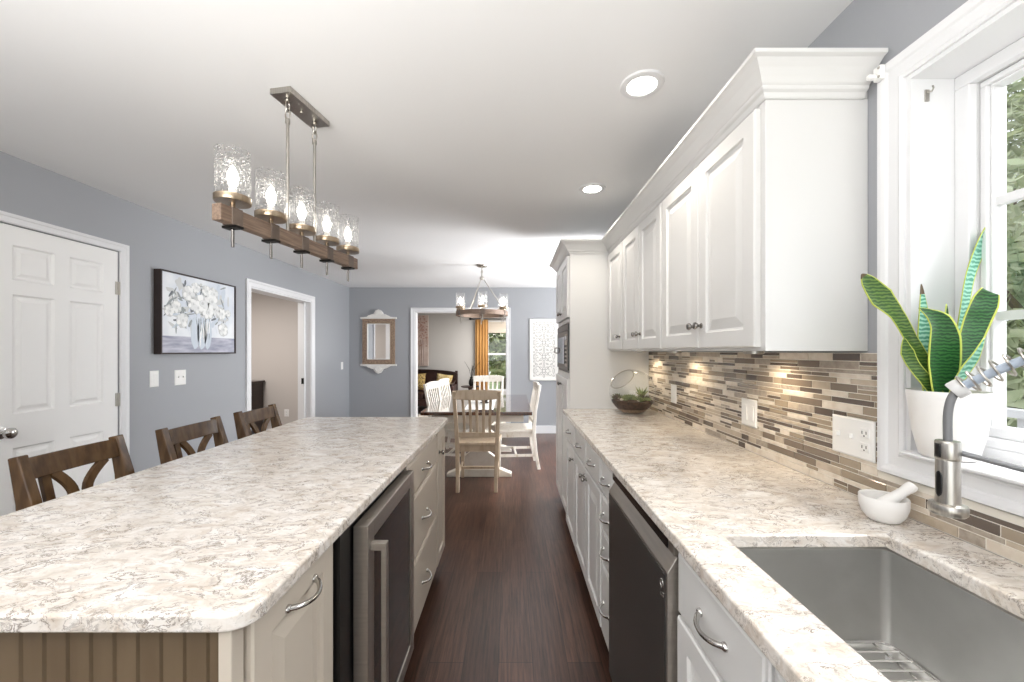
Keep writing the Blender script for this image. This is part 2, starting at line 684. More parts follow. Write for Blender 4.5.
# ------------------------------------------------------------------ the setting
XL, XR, YB, CZ = -2.76, 1.053, 6.72, 2.48
PLAN = [(-5.3, -2.7), (1.223, -2.7), (1.223, 3.66), (2.7, 3.66), (2.7, 10.0), (-5.3, 10.0)]
struct(MB().prism(PLAN, lambda a, b, d: (a, b, d), -0.1, 0).build('floor', 'dark_planks'))
struct(MB().prism(PLAN, lambda a, b, d: (a, b, d), CZ, CZ + 0.1).build('ceiling', 'ceiling_white'))


def wall_boxes(fixed, a0, a1, holes, axis, mat_, name):
    """wall slab with rectangular holes; axis 'Y': the wall runs along Y between x=fixed; 'X': along X"""
    m = MB()
    cuts = sorted(set([a0, a1] + [h[0] for h in holes] + [h[1] for h in holes]))
    for s, e in zip(cuts, cuts[1:]):
        mid = (s + e) / 2
        zs = [(0, CZ)]
        for h in holes:
            if h[0] < mid < h[1]:
                zs = [z for z in ((0, h[2]), (h[3], CZ)) if z[1] - z[0] > 1e-4]
        for z0, z1 in zs:
            if axis == 'Y':
                m.box(fixed[0], fixed[1], s, e, z0, z1)
            else:
                m.box(s, e, fixed[0], fixed[1], z0, z1)
    return struct(m.build(name, mat_))


D1 = (2.035, 2.780, 0, 2.10)          # six-panel door in the left wall
D2 = (4.17, 5.44, 0, 2.08)          # cased doorway in the left wall
OP = (-1.645, -0.08, 0, 2.07)        # cased opening in the back wall
KW = (-0.10, 1.05, 1.131, 2.127)    # kitchen window
wall_boxes((XL - 0.165, XL), -2.6, YB, [D1, D2], 'Y', 'wall_grey', 'wall_left')
wall_boxes((YB, YB + 0.14), XL - 0.165, 2.6, [OP], 'X', 'wall_grey', 'wall_back')
wall_boxes((XR, XR + 0.17), -2.6, 3.80, [KW], 'Y', 'wall_grey', 'wall_right')
wall_boxes((3.66, 3.80), XR + 0.17, 2.6, [], 'X', 'wall_grey', 'wall_dining_return')
wall_boxes((2.6, 2.7), 3.66, YB, [(3.95, 5.80, 0.02, 2.10)], 'Y', 'wall_grey', 'wall_dining_right')
wall_boxes((-2.7, -2.6), XL - 0.165, XR + 0.17, [(-2.5, 0.7, 0.02, 2.2)], 'X', 'wall_grey', 'wall_front')  # unseen opening added to let fill light in from behind
# room beyond the doorway
wall_boxes((6.50, 6.60), -5.2, XL - 0.165, [], 'X', 'hall_paint', 'wall_side_room_back')
wall_boxes((3.3, 3.4), -5.2, XL - 0.165, [], 'X', 'hall_paint', 'wall_side_room_front')
wall_boxes((-5.3, -5.2), 3.3, 6.6, [], 'Y', 'hall_paint', 'wall_side_room_left')
# living room
LW = (-0.62, 0.75, 0.40, 2.12)
wall_boxes((9.80, 9.92), -3.6, 2.0, [LW], 'X', 'living_paint', 'wall_living_back')
wall_boxes((-3.7, -3.6), YB + 0.14, 9.92, [], 'Y', 'living_paint', 'wall_living_left')
wall_boxes((2.0, 2.1), YB + 0.14, 9.92, [], 'Y', 'living_paint', 'wall_living_right')
# baseboards
struct(MB().box(0.0, 2.6, YB - 0.018, YB, 0, 0.13).box(-2.76, -1.71, YB - 0.018, YB, 0, 0.13).build('baseboard_back', 'trim_white', bevel=0.004))
struct(MB().box(XL, XL + 0.018, 2.87, 4.10, 0, 0.13).box(XL, XL + 0.018, 5.53, YB - 0.018, 0, 0.13).box(XL, XL + 0.018, -2.6, 2.0, 0, 0.13).build('baseboard_left', 'trim_white', bevel=0.004))
struct(MB().box(-5.2, -2.93, 6.482, 6.5, 0, 0.12).build('baseboard_side_room', 'trim_white', bevel=0.004))


def casing(name, axis, plane, sgn, a0, a1, z0, z1, w, four=False, t=0.02):
    """picture-frame casing with a stepped profile around an opening; sgn = side that the casing stands out to"""
    m = MB()
    prof = [(0, 0), (0, 0.55), (0.12, 0.75), (0.22, 0.62), (0.62, 0.62), (0.70, 0.85), (0.86, 1.0), (1.0, 1.0), (1.0, 0)]
    lo = z0 if not four else None

    def P(a, z, d):
        return (plane + sgn * d, a, z) if axis == 'Y' else (a, plane + sgn * d, z)
    rings = []
    for f, d in prof:
        o = f * w
        if four:
            c = [(a0 - o, z0 - o), (a0 - o, z1 + o), (a1 + o, z1 + o), (a1 + o, z0 - o)]
        else:
            c = [(a0 - o, z0), (a0 - o, z1 + o), (a1 + o, z1 + o), (a1 + o, z0)]
        rings.append([m.v(P(a, z, d * t)) for a, z in c])
    n = 4 if four else 3
    for r, q in zip(rings, rings[1:] + rings[:1]):
        for k in range(n):
            m.face([r[k], r[(k + 1) % 4], q[(k + 1) % 4], q[k]])
    if not four:
        m.face([r[0] for r in rings])
        m.face([r[3] for r in rings])
    return struct(m.build(name, 'trim_white'))


casing('trim_1', 'Y', XL, 1, D1[0], D1[1], 0, D1[3], 0.054)
casing('trim_2', 'Y', XL, 1, D2[0], D2[1], 0, D2[3], 0.075)
casing('trim_3', 'X', YB, -1, OP[0], OP[1], 0, OP[3], 0.066)
casing('trim_4', 'Y', XR, -1, KW[0], KW[1], KW[2], KW[3], 0.066, four=True)
# jamb linings
struct(MB().box(XL - 0.175, XL + 0.004, 5.425, 5.44, 0, 2.08).box(XL - 0.175, XL + 0.004, 4.17, 4.185, 0, 2.08).box(XL - 0.175, XL + 0.004, 4.185, 5.425, 2.065, 2.08).build('trim_5', 'trim_white'))
struct(MB().box(-1.645, -1.63, YB - 0.004, YB + 0.15, 0, 2.07).box(-0.095, -0.08, YB - 0.004, YB + 0.15, 0, 2.07).box(-1.63, -0.095, YB - 0.004, YB + 0.15, 2.055, 2.07).build('trim_6', 'trim_white'))
struct(MB().box(XR - 0.004, XR + 0.172, KW[1] - 0.012, KW[1], KW[2], KW[3]).box(XR - 0.004, XR + 0.172, KW[0], KW[0] + 0.012, KW[2], KW[3])
       .box(XR - 0.004, XR + 0.172, KW[0] + 0.012, KW[1] - 0.012, KW[3] - 0.012, KW[3]).build('trim_7', 'trim_white'))
struct(MB().box(1.015, XR + 0.115, KW[0] + 0.012, KW[1] - 0.012, KW[2] - 0.0, KW[2] + 0.009).build('trim_8', 'trim_white', bevel=0.006))


# six-panel door
def six_panel_door():
    d = thing('door_1', '', '')
    del d['label'], d['category']
    struct(d)
    d.location = (XL - 0.01, 2.43, 0)
    m = MB()
    y0, y1, z0, z1, px = 2.04, 2.775, 0.01, 2.095, XL - 0.006
    t = 0.04
    ys = [y0, 2.190, 2.392, 2.474, 2.678, y1]
    zs = [z0, 0.22, 0.86, 1.05, 1.715, 1.795, 1.99, z1]
    # stile-and-rail face as a grid, panels as nested loops
    for i in range(5):
        for j in range(7):
            pan = i in (1, 3) and j in (1, 3, 5)
            if pan:
                m.front('+X', px, ys[i], ys[i + 1], zs[j], zs[j + 1], [(0, t), (0, 0), (0.010, 0.010), (0.022, 0.010), (0.040, 0.003), (0.044, 0.003)])
            else:
                m.box(px - t, px, ys[i], ys[i + 1], zs[j], zs[j + 1])
    bmesh.ops.remove_doubles(m.bm, verts=m.bm.verts, dist=0.0005)
    m.build('door_slab', 'door_white', d)
    m = MB()
    kx, ky, kz = px, 2.135, 0.955
    m.lathe([(0.032, 0), (0.032, 0.006), (0.020, 0.010), (0.011, 0.014), (0.011, 0.034), (0.022, 0.040), (0.029, 0.052), (0.028, 0.066), (0.018, 0.074), (0, 0.076)], (kx, ky, kz), (1, 0, 0))
    m.build('knob', 'chrome', d, SM)
    for z in (1.84, 1.06, 0.25):
        m = MB()
        m.box(px - 0.001, px + 0.004, 2.757, 2.785, z - 0.045, z + 0.045)
        m.tube([(px + 0.008, 2.778, z - 0.046), (px + 0.008, 2.778, z + 0.046)], 0.006, 8)
        m.build('hinge', 'nickel', d)
    return d


six_panel_door()

# pocket door edge of the side room doorway
d2 = bpy.data.objects.new('door_2', None)
COL.objects.link(d2)
d2.location = (XL - 0.085, 5.40, 0)
struct(d2)
MB().box(XL - 0.105, XL - 0.065, 5.385, 5.424, 0.01, 2.06).build('door_slab', 'trim_white', d2, bevel=0.003)
MB().box(XL - 0.102, XL - 0.07, 5.378, 5.386, 0.95, 1.03).build('edge_pull', 'iron', d2)


# windows
def kitchen_window():
    w = bpy.data.objects.new('window_1', None)
    COL.objects.link(w)
    w.location = (1.2, 0.47, KW[2])
    struct(w)
    y0, y1, z0, z1 = KW[0] + 0.012, KW[1] - 0.012, KW[2], KW[3] - 0.012

    def ring(m, xa, xb, ia, ib):
        m.box(xa, xb, y0 + ia, y1 - ia, z0 + ia, z0 + ib)
        m.box(xa, xb, y0 + ia, y1 - ia, z1 - ib, z1 - ia)
        m.box(xa, xb, y0 + ia, y0 + ib, z0 + ib, z1 - ib)
        m.box(xa, xb, y1 - ib, y1 - ia, z0 + ib, z1 - ib)
        return m
    m = ring(MB(), 1.163, 1.24, 0, 0.034)
    m.box(1.163, 1.24, y0 + 0.034, y1 - 0.034, z0 + 0.034, z0 + 0.056)
    m.build('window_frame', 'trim_white', w, bevel=0.003)
    ring(MB(), 1.182, 1.19, 0.0338, 0.0352).build('gasket', 'collar_grey', w)
    m = ring(MB(), 1.188, 1.235, 0.036, 0.050)
    ring(m, 1.197, 1.232, 0.050, 0.056)
    m.box(1.188, 1.235, y0 + 0.05, y1 - 0.05, z0 + 0.056, z0 + 0.082)
    m.build('sash', 'trim_white', w, bevel=0.002)
    m = MB()
    for z in (1.487, 1.773):
        m.box(1.204, 1.224, y0 + 0.056, y1 - 0.056, z - 0.011, z + 0.011)
    for y in (0.25, 0.69):
        m.box(1.205, 1.223, y - 0.011, y + 0.011, z0 + 0.082, z1 - 0.056)
    m.build('grille', 'trim_white', w)
    MB().box(1.212, 1.216, y0 + 0.054, y1 - 0.054, z0 + 0.08, z1 - 0.054).build('pane', 'clear_glass', w)
    return w


kitchen_window()


def living_window():
    w = bpy.data.objects.new('window_2', None)
    COL.objects.link(w)
    w.location = (0.06, 9.85, LW[2])
    struct(w)
    x0, x1, z0, z1 = LW
    m = MB()
    m.box(x0, x0 + 0.05, 9.79, 9.90, z0, z1).box(x1 - 0.05, x1, 9.79, 9.90, z0, z1)
    m.box(x0 + 0.05, x1 - 0.05, 9.79, 9.90, z0, z0 + 0.05).box(x0 + 0.05, x1 - 0.05, 9.79, 9.90, z1 - 0.05, z1)
    m.build('window_frame', 'trim_white', w)
    MB().box(x0 + 0.05, x1 - 0.05, 9.84, 9.87, 1.30, 1.345).build('meeting_rail', 'trim_white', w)
    MB().box(x0 + 0.05, x1 - 0.05, 9.853, 9.857, z0 + 0.05, z1 - 0.05).build('pane', 'clear_glass', w)


living_window()

# ------------------------------------------------------------------ sink run on the right
ZT = 0.96                # worktop height
TH = 0.032
XE = 0.390               # worktop front edge
XF = 0.410               # door faces
BS = 1.047               # face of the tiles
SX0, SX1, SY0, SY1 = 0.508, 0.896, 0.21, 0.945


def sink_worktop():
    m = MB()
    xs = [XE, SX0, SX1, XR - 0.001]
    ys = [-1.2, SY0, SY1, 3.015]
    top = [[m.v((x, y, ZT)) for y in ys] for x in xs]
    bot = [[m.v((x, y, ZT - TH)) for y in ys] for x in xs]
    for i in range(3):
        for j in range(3):
            if i == 1 and j == 1:
                continue
            for g in (top, bot):
                m.face([g[i][j], g[i + 1][j], g[i + 1][j + 1], g[i][j + 1]])
    for i in range(3):
        for j in (0, 3):
            m.face([top[i][j], top[i + 1][j], bot[i + 1][j], bot[i][j]])
    for j in range(3):
        for i in (0, 3):
            m.face([top[i][j], top[i][j + 1], bot[i][j + 1], bot[i][j]])
    for a, b in (((1, 1), (2, 1)), ((2, 1), (2, 2)), ((2, 2), (1, 2)), ((1, 2), (1, 1))):
        m.face([top[a[0]][a[1]], top[b[0]][b[1]], bot[b[0]][b[1]], bot[a[0]][a[1]]])
    o = m.build('countertop', 'quartz', bevel=0.005, seg=3)
    return tag(o, 'long speckled quartz countertop with the sink cut into it along the tiled wall', 'countertop')


sink_worktop()

RAISED = [(0, 0.020), (0, 0.004), (0.004, 0.0), (0.056, 0.0), (0.059, 0.008), (0.066, 0.011), (0.098, 0.003), (0.102, 0.002)]
SLAB = [(0, 0.020), (0, 0.006), (0.003, 0.003), (0.010, 0.0025), (0.014, 0.0)]


def door_front(parent, face, plane, a0, a1, z0, z1, m_, name='door', narrow=False):
    lp = RAISED
    w = min(a1 - a0, z1 - z0)
    if w < 0.26:
        k = w / 0.30
        lp = [(i * k if i > 0.01 else i, d) for i, d in RAISED]
    return MB().front(face, plane, a0, a1, z0, z1, lp).build(name, m_, parent)


def drawer_front(parent, face, plane, a0, a1, z0, z1, m_):
    return MB().front(face, plane, a0, a1, z0, z1, SLAB).build('drawer', m_, parent)


def arc_pull(parent, face, plane, ac, zc, length=0.10, proj=0.025, m_='chrome', horizontal=True):
    s = -1 if face == '-X' else 1
    m = MB()
    pts = []
    n = 14
    for i in range(n + 1):
        t = -1 + 2 * i / n
        pts.append((plane + s * (proj * (1 - t * t) ** 0.75 + 0.001), ac + t * length / 2, zc - 0.006 * (1 - t * t)))
    r = [0.0062 - 0.0016 * (1 - abs(-1 + 2 * i / n)) for i in range(n + 1)]
    m.tube(pts, r, 10)
    for t in (-1, 1):
        m.lathe([(0.009, 0), (0.0085, 0.004), (0.006, 0.007)], (plane, ac + t * length / 2, zc), (s, 0, 0), 12)
    return m.build('handle', m_, parent, SM)


def ball_knob(parent, face, plane, ac, zc, m_='dark_nickel', r=0.014):
    ax = {'-X': (-1, 0, 0), '+X': (1, 0, 0), '-Y': (0, -1, 0)}[face]
    org = (plane, ac, zc) if face != '-Y' else (ac, plane, zc)
    return MB().lathe([(r * 0.75, 0), (r * 0.7, 0.003), (r * 0.4, 0.006), (r * 0.4, 0.014), (r * 0.8, 0.018), (r, 0.024), (r * 0.85, 0.030), (0, 0.033)], org, ax, 16).build('knob', m_, parent, SM)


def base_cabinet(y0, y1, label, drawers=(), doors=(), group='white base cabinets under the sink countertop', hollow=False, name='base_cabinet'):
    """drawers: (a0, a1, z0, z1); doors: (a0, a1, z0, z1, knob_a, knob_z)"""
    t = thing(name, label, 'cabinet', ((XF + XR) / 2, (y0 + y1) / 2, 0), group)
    m = MB()
    if hollow:
        m.box(XF + 0.021, XR - 0.002, y0 + 0.001, y1 - 0.001, 0.11, 0.60)
        m.box(XF + 0.021, XF + 0.045, y0 + 0.001, y1 - 0.001, 0.60, ZT - TH)
        m.box(XF + 0.045, XR - 0.002, y0 + 0.001, y0 + 0.02, 0.60, ZT - TH)
        m.box(XF + 0.045, XR - 0.002, y1 - 0.02, y1 - 0.001, 0.60, ZT - TH)
    else:
        m.box(XF + 0.021, XR - 0.002, y0 + 0.001, y1 - 0.001, 0.11, ZT - TH)
    m.build('body', 'cabinet_white', t)
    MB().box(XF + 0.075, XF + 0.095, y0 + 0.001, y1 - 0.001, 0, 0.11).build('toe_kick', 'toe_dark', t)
    for a0, a1, z0, z1 in drawers:
        d = drawer_front(t, '-X', XF, a0, a1, z0, z1, 'cabinet_white')
        arc_pull(d, '-X', XF, (a0 + a1) / 2, (z0 + z1) / 2, min(0.10, (a1 - a0) * 0.5))
    for a0, a1, z0, z1, ka, kz in doors:
        d = door_front(t, '-X', XF, a0, a1, z0, z1, 'cabinet_white')
        ball_knob(d, '-X', XF, ka, kz)
    return t


base_cabinet(0.075, 0.985, 'white sink base cabinet under the steel sink, nearest of the right row',
             [(0.632, 0.980, 0.755, 0.912), (0.085, 0.622, 0.755, 0.912)],
             [(0.632, 0.980, 0.12, 0.745, 0.655, 0.70), (0.085, 0.622, 0.12, 0.745, 0.60, 0.70)], hollow=True, name='sink_cabinet')
base_cabinet(-1.15, 0.073, 'white base cabinet beyond the sink at the near end', [(-1.14, 0.068, 0.755, 0.912)], [(-1.14, 0.068, 0.12, 0.745, 0.03, 0.70)])
base_cabinet(1.592, 1.820, 'narrow white cabinet of four stacked drawers beside the dishwasher',
             [(1.600, 1.814, 0.760, 0.912), (1.600, 1.814, 0.604, 0.752), (1.600, 1.814, 0.448, 0.596), (1.600, 1.814, 0.12, 0.440)], name='drawer_cabinet')
base_cabinet(1.822, 2.570, 'wide white base cabinet with two drawers over two doors',
             [(1.828, 2.180, 0.755, 0.912), (2.190, 2.564, 0.755, 0.912)],
             [(1.828, 2.182, 0.12, 0.745, 2.15, 0.70), (2.188, 2.564, 0.12, 0.745, 2.22, 0.70)])
base_cabinet(2.572, 3.012, 'white base cabinet of one drawer and one door next to the tall pantry',
             [(2.580, 2.985, 0.755, 0.912)], [(2.580, 2.985, 0.12, 0.745, 2.62, 0.68)])


def dishwasher():
    t = thing('dishwasher', 'black stainless dishwasher between white cabinets on the right', 'dishwasher', (0.7, 1.29, 0))
    y0, y1 = 0.994, 1.586
    MB().box(0.425, XR - 0.01, y0 + 0.005, y1 - 0.005, 0.10, 0.925).build('tub', 'black_plastic', t)
    # door: dark skin framed by a steel edge, chamfered pocket on top
    fn = lambda a, b, d: (a, d, b)
    MB().prism([(0.392, 0.115), (0.392, 0.840), (0.416, 0.880), (0.424, 0.880), (0.424, 0.115)], fn, y0, y1).build('door', 'steel', t, bevel=0.002)
    MB().front('-X', 0.3895, y0 + 0.010, y1 - 0.006, 0.12, 0.832, [(0, 0.003), (0, 0.0006), (0.0006, 0)]).build('door_skin', 'black_steel', t)
    MB().box(0.408, 0.424, y0, y1, 0.884, 0.926).build('control_panel', 'steel', t, bevel=0.002)
    MB().box(0.405, 0.4085, y0 + 0.035, y1 - 0.004, 0.887, 0.924).build('control_strip', 'black_gloss', t)
    MB().box(0.465, 0.48, y0, y1, 0, 0.10).build('kick_plate', 'black_plastic', t)
    # maker's badge: ring with two letters, standing on the door
    b = MB()
    ey, ez, X = 1.022, 0.800, 0.3888
    b.tube([(X, ey + 0.010 * math.cos(k * PI / 10), ez + 0.010 * math.sin(k * PI / 10)) for k in range(20)], 0.0012, 6, closed=True)
    b.box(X - 0.0008, X + 0.0006, ey - 0.001, ey + 0.001, ez - 0.005, ez + 0.005)
    b.box(X - 0.0008, X + 0.0006, ey - 0.006, ey - 0.001, ez - 0.005, ez - 0.003)
    L0 = ey + 0.010
    z = ez - 0.034
    b.box(X - 0.0008, X + 0.0006, L0 - 0.0025, L0, z, z + 0.015)
    b.box(X - 0.0008, X + 0.0006, L0 - 0.008, L0 - 0.0025, z, z + 0.0025)
    pts = [(X, L0 - 0.0155 + 0.006 * math.cos(a), z + 0.0075 + 0.0065 * math.sin(a)) for a in [math.radians(35) - 0 + k * math.radians(285) / 12 for k in range(13)]]
    pts = [(p[0], 2 * (L0 - 0.0155) - p[1], p[2]) for p in pts]
    pts = [(X, L0 - 0.0155 - 0.006 * math.cos(a), z + 0.0075 + 0.0065 * math.sin(a)) for a in [math.radians(40 + k * 320 / 12) for k in range(13)]]
    b.tube(pts, 0.0012, 6)
    b.box(X - 0.0008, X + 0.0006, L0 - 0.0225, L0 - 0.0155, z + 0.0065, z + 0.009)
    b.build('badge', 'chrome', t)


dishwasher()


# sink and its rack
def rrect(x0, x1, y0, y1, r, n=5):
    out = []
    for cx, cy, a0 in ((x1 - r, y1 - r, 0), (x0 + r, y1 - r, 90), (x0 + r, y0 + r, 180), (x1 - r, y0 + r, 270)):
        for k in range(n + 1):
            a = math.radians(a0 + 90 * k / n)
            out.append((cx + r * math.cos(a), cy + r * math.sin(a)))
    return out


def sink():
    m = MB()
    zr = ZT - TH - 0.0008
    rings = []
    for (g, r, z) in ((0.022, 0.03, zr), (-0.004, 0.016, zr), (-0.004, 0.016, 0.715), (-0.004 - 0.006, 0.016, 0.703), (-0.018, 0.014, 0.697)):
        rings.append([m.v((x, y, z)) for x, y in rrect(SX0 - g, SX1 + g, SY0 - g, SY1 + g, r)])
    n = len(rings[0])
    for a, b in zip(rings, rings[1:]):
        for k in range(n):
            m.face([a[k], a[(k + 1) % n], b[(k + 1) % n], b[k]])
    m.face(rings[-1])
    t = thing('sink', 'deep undermount stainless steel sink set in the quartz countertop', 'sink', ((SX0 + SX1) / 2, (SY0 + SY1) / 2, 0.69))
    m.build('basin', 'sink_steel', t, math.radians(50))
    m = MB()
    m.lathe([(0.055, 0.0), (0.055, 0.003), (0.042, 0.004), (0.036, 0.001), (0, 0.0)], (0.70, 0.58, 0.6975), seg=24)
    m.build('drain', 'chrome', t, SM)
    # wire rack
    t = thing('sink_rack', 'chrome wire rack lying on the bottom of the sink', 'rack', (0.70, 0.58, 0.6995))
    m = MB()
    zz = 0.7165
    pts = [(x, y, zz) for x, y in rrect(SX0 + 0.012, SX1 - 0.012, SY0 + 0.015, SY1 - 0.016, 0.03)]
    m.tube(pts, 0.0035, 8, closed=True)
    m.build('rim', 'chrome', t, SM)
    m = MB()
    y = SY0 + 0.04
    while y < SY1 - 0.03:
        m.tube([(SX0 + 0.013, y, zz), (SX1 - 0.013, y, zz)], 0.0024, 6)
        y += 0.027
    for x in (0.55, 0.625, 0.70, 0.775, 0.85):
        m.tube([(x, SY0 + 0.016, zz - 0.004), (x, SY1 - 0.017, zz - 0.004)], 0.0024, 6)
    m.build('grid', 'chrome', t, SM)
    for x in (SX0 + 0.04, SX1 - 0.04):
        for y in (SY0 + 0.05, SY1 - 0.05):
            MB().lathe([(0.007, 0), (0.008, 0.004), (0.005, 0.016)], (x, y, 0.6985), seg=10).build('foot', 'collar_grey', t, SM)


sink()


# mosaic splashback
def backsplash():
    t = thing('backsplash', 'mosaic backsplash of thin cream, tan and taupe tile strips behind the countertop', 'backsplash', (1.05, 1.5, ZT))
    g = MB()
    g.box(BS + 0.0015, XR - 0.0005, 1.128, 3.015, ZT + 0.0005, 1.394)
    g.box(BS + 0.0015, XR - 0.0005, -1.2, 1.128, ZT + 0.0005, 1.058)
    g.build('grout', 'grout', t)
    m = MB()
    rnd = random.Random(11)
    z = ZT + 0.003
    hs = [0.0115, 0.0115, 0.0245, 0.0245, 0.0245, 0.036]
    wts = [30, 16, 16, 18, 13, 12]
    while z < 1.392:
        h = rnd.choice([0.0105, 0.0230, 0.0105, 0.0230, 0.0230, 0.0150])
        h = min(h, 1.392 - z)
        if h < 0.005:
            break
        ymin = 1.130 if z + h > 1.057 else -1.19
        y = 3.013 - rnd.random() * 0.05
        first = True
        y1 = 3.013
        while y1 > ymin + 0.004:
            L = rnd.choice([0.05, 0.075, 0.10, 0.10, 0.15, 0.15]) if not first else rnd.uniform(0.03, 0.12)
            first = False
            y0 = max(ymin, y1 - L)
            if h > 0.02 and rnd.random() < 0.16:      # split strip: two thin ones
                parts = [(z, z + h / 2 - 0.0014), (z + h / 2 + 0.0014, z + h)]
            else:
                parts = [(z, z + h)]
            for za, zb in parts:
                m.mi = rnd.choices(range(6), weights=wts)[0]
                dx = rnd.uniform(0, 0.0012)
                m.front('-X', BS - dx, y0, y1, za, zb, [(0, 0.004 + dx), (0, 0.0008), (0.0008, 0)])
            y1 = y0 - 0.0030
        z += h + 0.0030
    m.build('tiles', TILES, t)


backsplash()


# wall plates
def wall_plate(name, label, face, plane, ac, zc, w, h, gangs, cat, group=None):
    """gangs: list of 'rocker' / 'outlet' from small to large coordinate"""
    s = -1 if face in ('-X', '-Y') else 1
    loc = (plane, ac, zc - h / 2) if face != '-Y' else (ac, plane, zc - h / 2)
    t = thing(name, label, cat, loc, group)
    MB().front(face, plane + s * 0.006, ac - w / 2, ac + w / 2, zc - h / 2, zc + h / 2, [(0, 0.006), (0, 0.003), (0.005, 0)]).build('cover_plate', 'plastic_white', t)
    n = len(gangs)
    for i, g in enumerate(gangs):
        c = ac + (i - (n - 1) / 2) * 0.046
        if g == 'rocker':
            MB().front(face, plane + s * 0.0095, c - 0.0165, c + 0.0165, zc - 0.033, zc + 0.033, [(0, 0.0035), (0, 0.001), (0.001, 0)]).build('rocker', 'plastic_white', t)
        elif g == 'toggle':
            MB().front(face, plane + s * 0.017, c - 0.005, c + 0.005, zc - 0.004, zc + 0.012, [(0, 0.011), (0.001, 0)]).build('toggle', 'plastic_white', t)
        else:
            for dz in (-0.021, 0.021):
                so = MB().front(face, plane + s * 0.0085, c - 0.016, c + 0.016, zc + dz - 0.014, zc + dz + 0.014, [(0, 0.0025), (0.002, 0)]).build('socket', 'plastic_white', t)
                m = MB()
                m.front(face, plane + s * 0.0089, c - 0.008, c - 0.0055, zc + dz - 0.003, zc + dz + 0.006, [(0, 0.001), (0, 0)])
                m.front(face, plane + s * 0.0089, c + 0.0055, c + 0.008, zc + dz - 0.003, zc + dz + 0.006, [(0, 0.001), (0, 0)])
                m.front(face, plane + s * 0.0089, c - 0.002, c + 0.002, zc + dz - 0.010, zc + dz - 0.006, [(0, 0.001), (0, 0)])
                m.build('slots', 'slot_dark', so)
    return t


wall_plate('outlet_plate', 'wide white three gang wall plate with an outlet beside the window casing', '-X', BS - 0.0015, 1.208, 1.137, 0.150, 0.118, ['outlet', 'toggle', 'toggle'], 'outlet', 'wall plates on the tile backsplash')
wall_plate('switch_plate', 'white two gang wall plate on the tiles above the middle of the counter', '-X', BS - 0.0015, 1.735, 1.130, 0.110, 0.118, ['rocker', 'rocker'], 'switch', 'wall plates on the tile backsplash')
wall_plate('switch_plate', 'narrow wall plate on the tiles closest to the glass terrarium', '-X', BS - 0.0015, 2.54, 1.125, 0.080, 0.118, ['rocker'], 'switch', 'wall plates on the tile backsplash')
wall_plate('light_switch', 'single white rocker switch on the grey wall nearer the panelled door', '+X', XL, 3.05, 1.185, 0.075, 0.125, ['rocker'], 'switch', 'light switches on the grey left wall')
wall_plate('light_switch', 'double white toggle switch below the middle of the flower painting', '+X', XL, 3.29, 1.180, 0.110, 0.125, ['toggle', 'toggle'], 'switch', 'light switches on the grey left wall')
wall_plate('light_switch', 'small white switch in the far corner beside the mirror', '+X', XL, 6.43, 1.16, 0.075, 0.120, ['rocker'], 'switch', 'light switches on the grey left wall')
wall_plate('wall_outlet', 'white outlet low on the beige wall through the left doorway', '-Y', 6.50, -3.70, 0.38, 0.075, 0.118, ['outlet'], 'outlet')


# ------------------------------------------------------------------ upper cabinets, pantry, crown
UX = 0.728
UZ0, UZ1 = 1.400, 2.145


def upper_cabinet(y0, y1, label, doors):
    t = thing('upper_cabinet', label, 'cabinet', (0.9, (y0 + y1) / 2, UZ0), 'white upper cabinets over the tiles')
    m = MB()
    m.box(UX + 0.021, XR - 0.001, y0 + 0.0005, y1 - 0.0005, UZ0, UZ1)
    m.build('body', 'cabinet_white', t, bevel=0.0015)
    for a0, a1, ka in doors:
        d = door_front(t, '-X', UX, a0, a1, UZ0 + 0.012, UZ1 - 0.018, 'cabinet_white')
        ball_knob(d, '-X', UX, ka, 1.497)


upper_cabinet(1.165, 1.925, 'white two door upper cabinet nearest the window', [(1.185, 1.538, 1.514), (1.544, 1.915, 1.568)])
upper_cabinet(1.925, 2.600, 'white two door upper cabinet in the middle of the row', [(1.935, 2.262, 2.235), (2.268, 2.590, 2.295)])
upper_cabinet(2.600, 3.018, 'white single door upper cabinet against the tall pantry', [(2.612, 2.985, 2.655)])
for i, (y, lb) in enumerate(((1.50, 'round puck light under the upper cabinet nearest the window'),
                             (2.22, 'round puck light under the middle upper cabinet'),
                             (2.83, 'round puck light over the terrarium corner'))):
    t = thing('puck_light', lb, 'light', (0.92, y, UZ0 - 0.012), 'puck lights under the upper cabinets')
    MB().lathe([(0.034, 0.0115), (0.034, 0.002), (0.030, 0), (0.027, 0), (0.027, 0.004)], (0.92, y, UZ0 - 0.012), seg=24).build('ring', 'nickel', t, SM)
    MB().lathe([(0.026, 0.001), (0.026, 0.004)], (0.92, y, UZ0 - 0.012), seg=24).build('lens', 'puck', t)
    lamp('puck_glow', 'SPOT', (0.92, y, UZ0 - 0.016), (0, -math.radians(22), 0), 4.2, (1.0, 0.83, 0.60), 0.02, spot=math.radians(125), blend=0.8)

PX0 = 0.447
PY0, PY1 = 3.02, 3.785


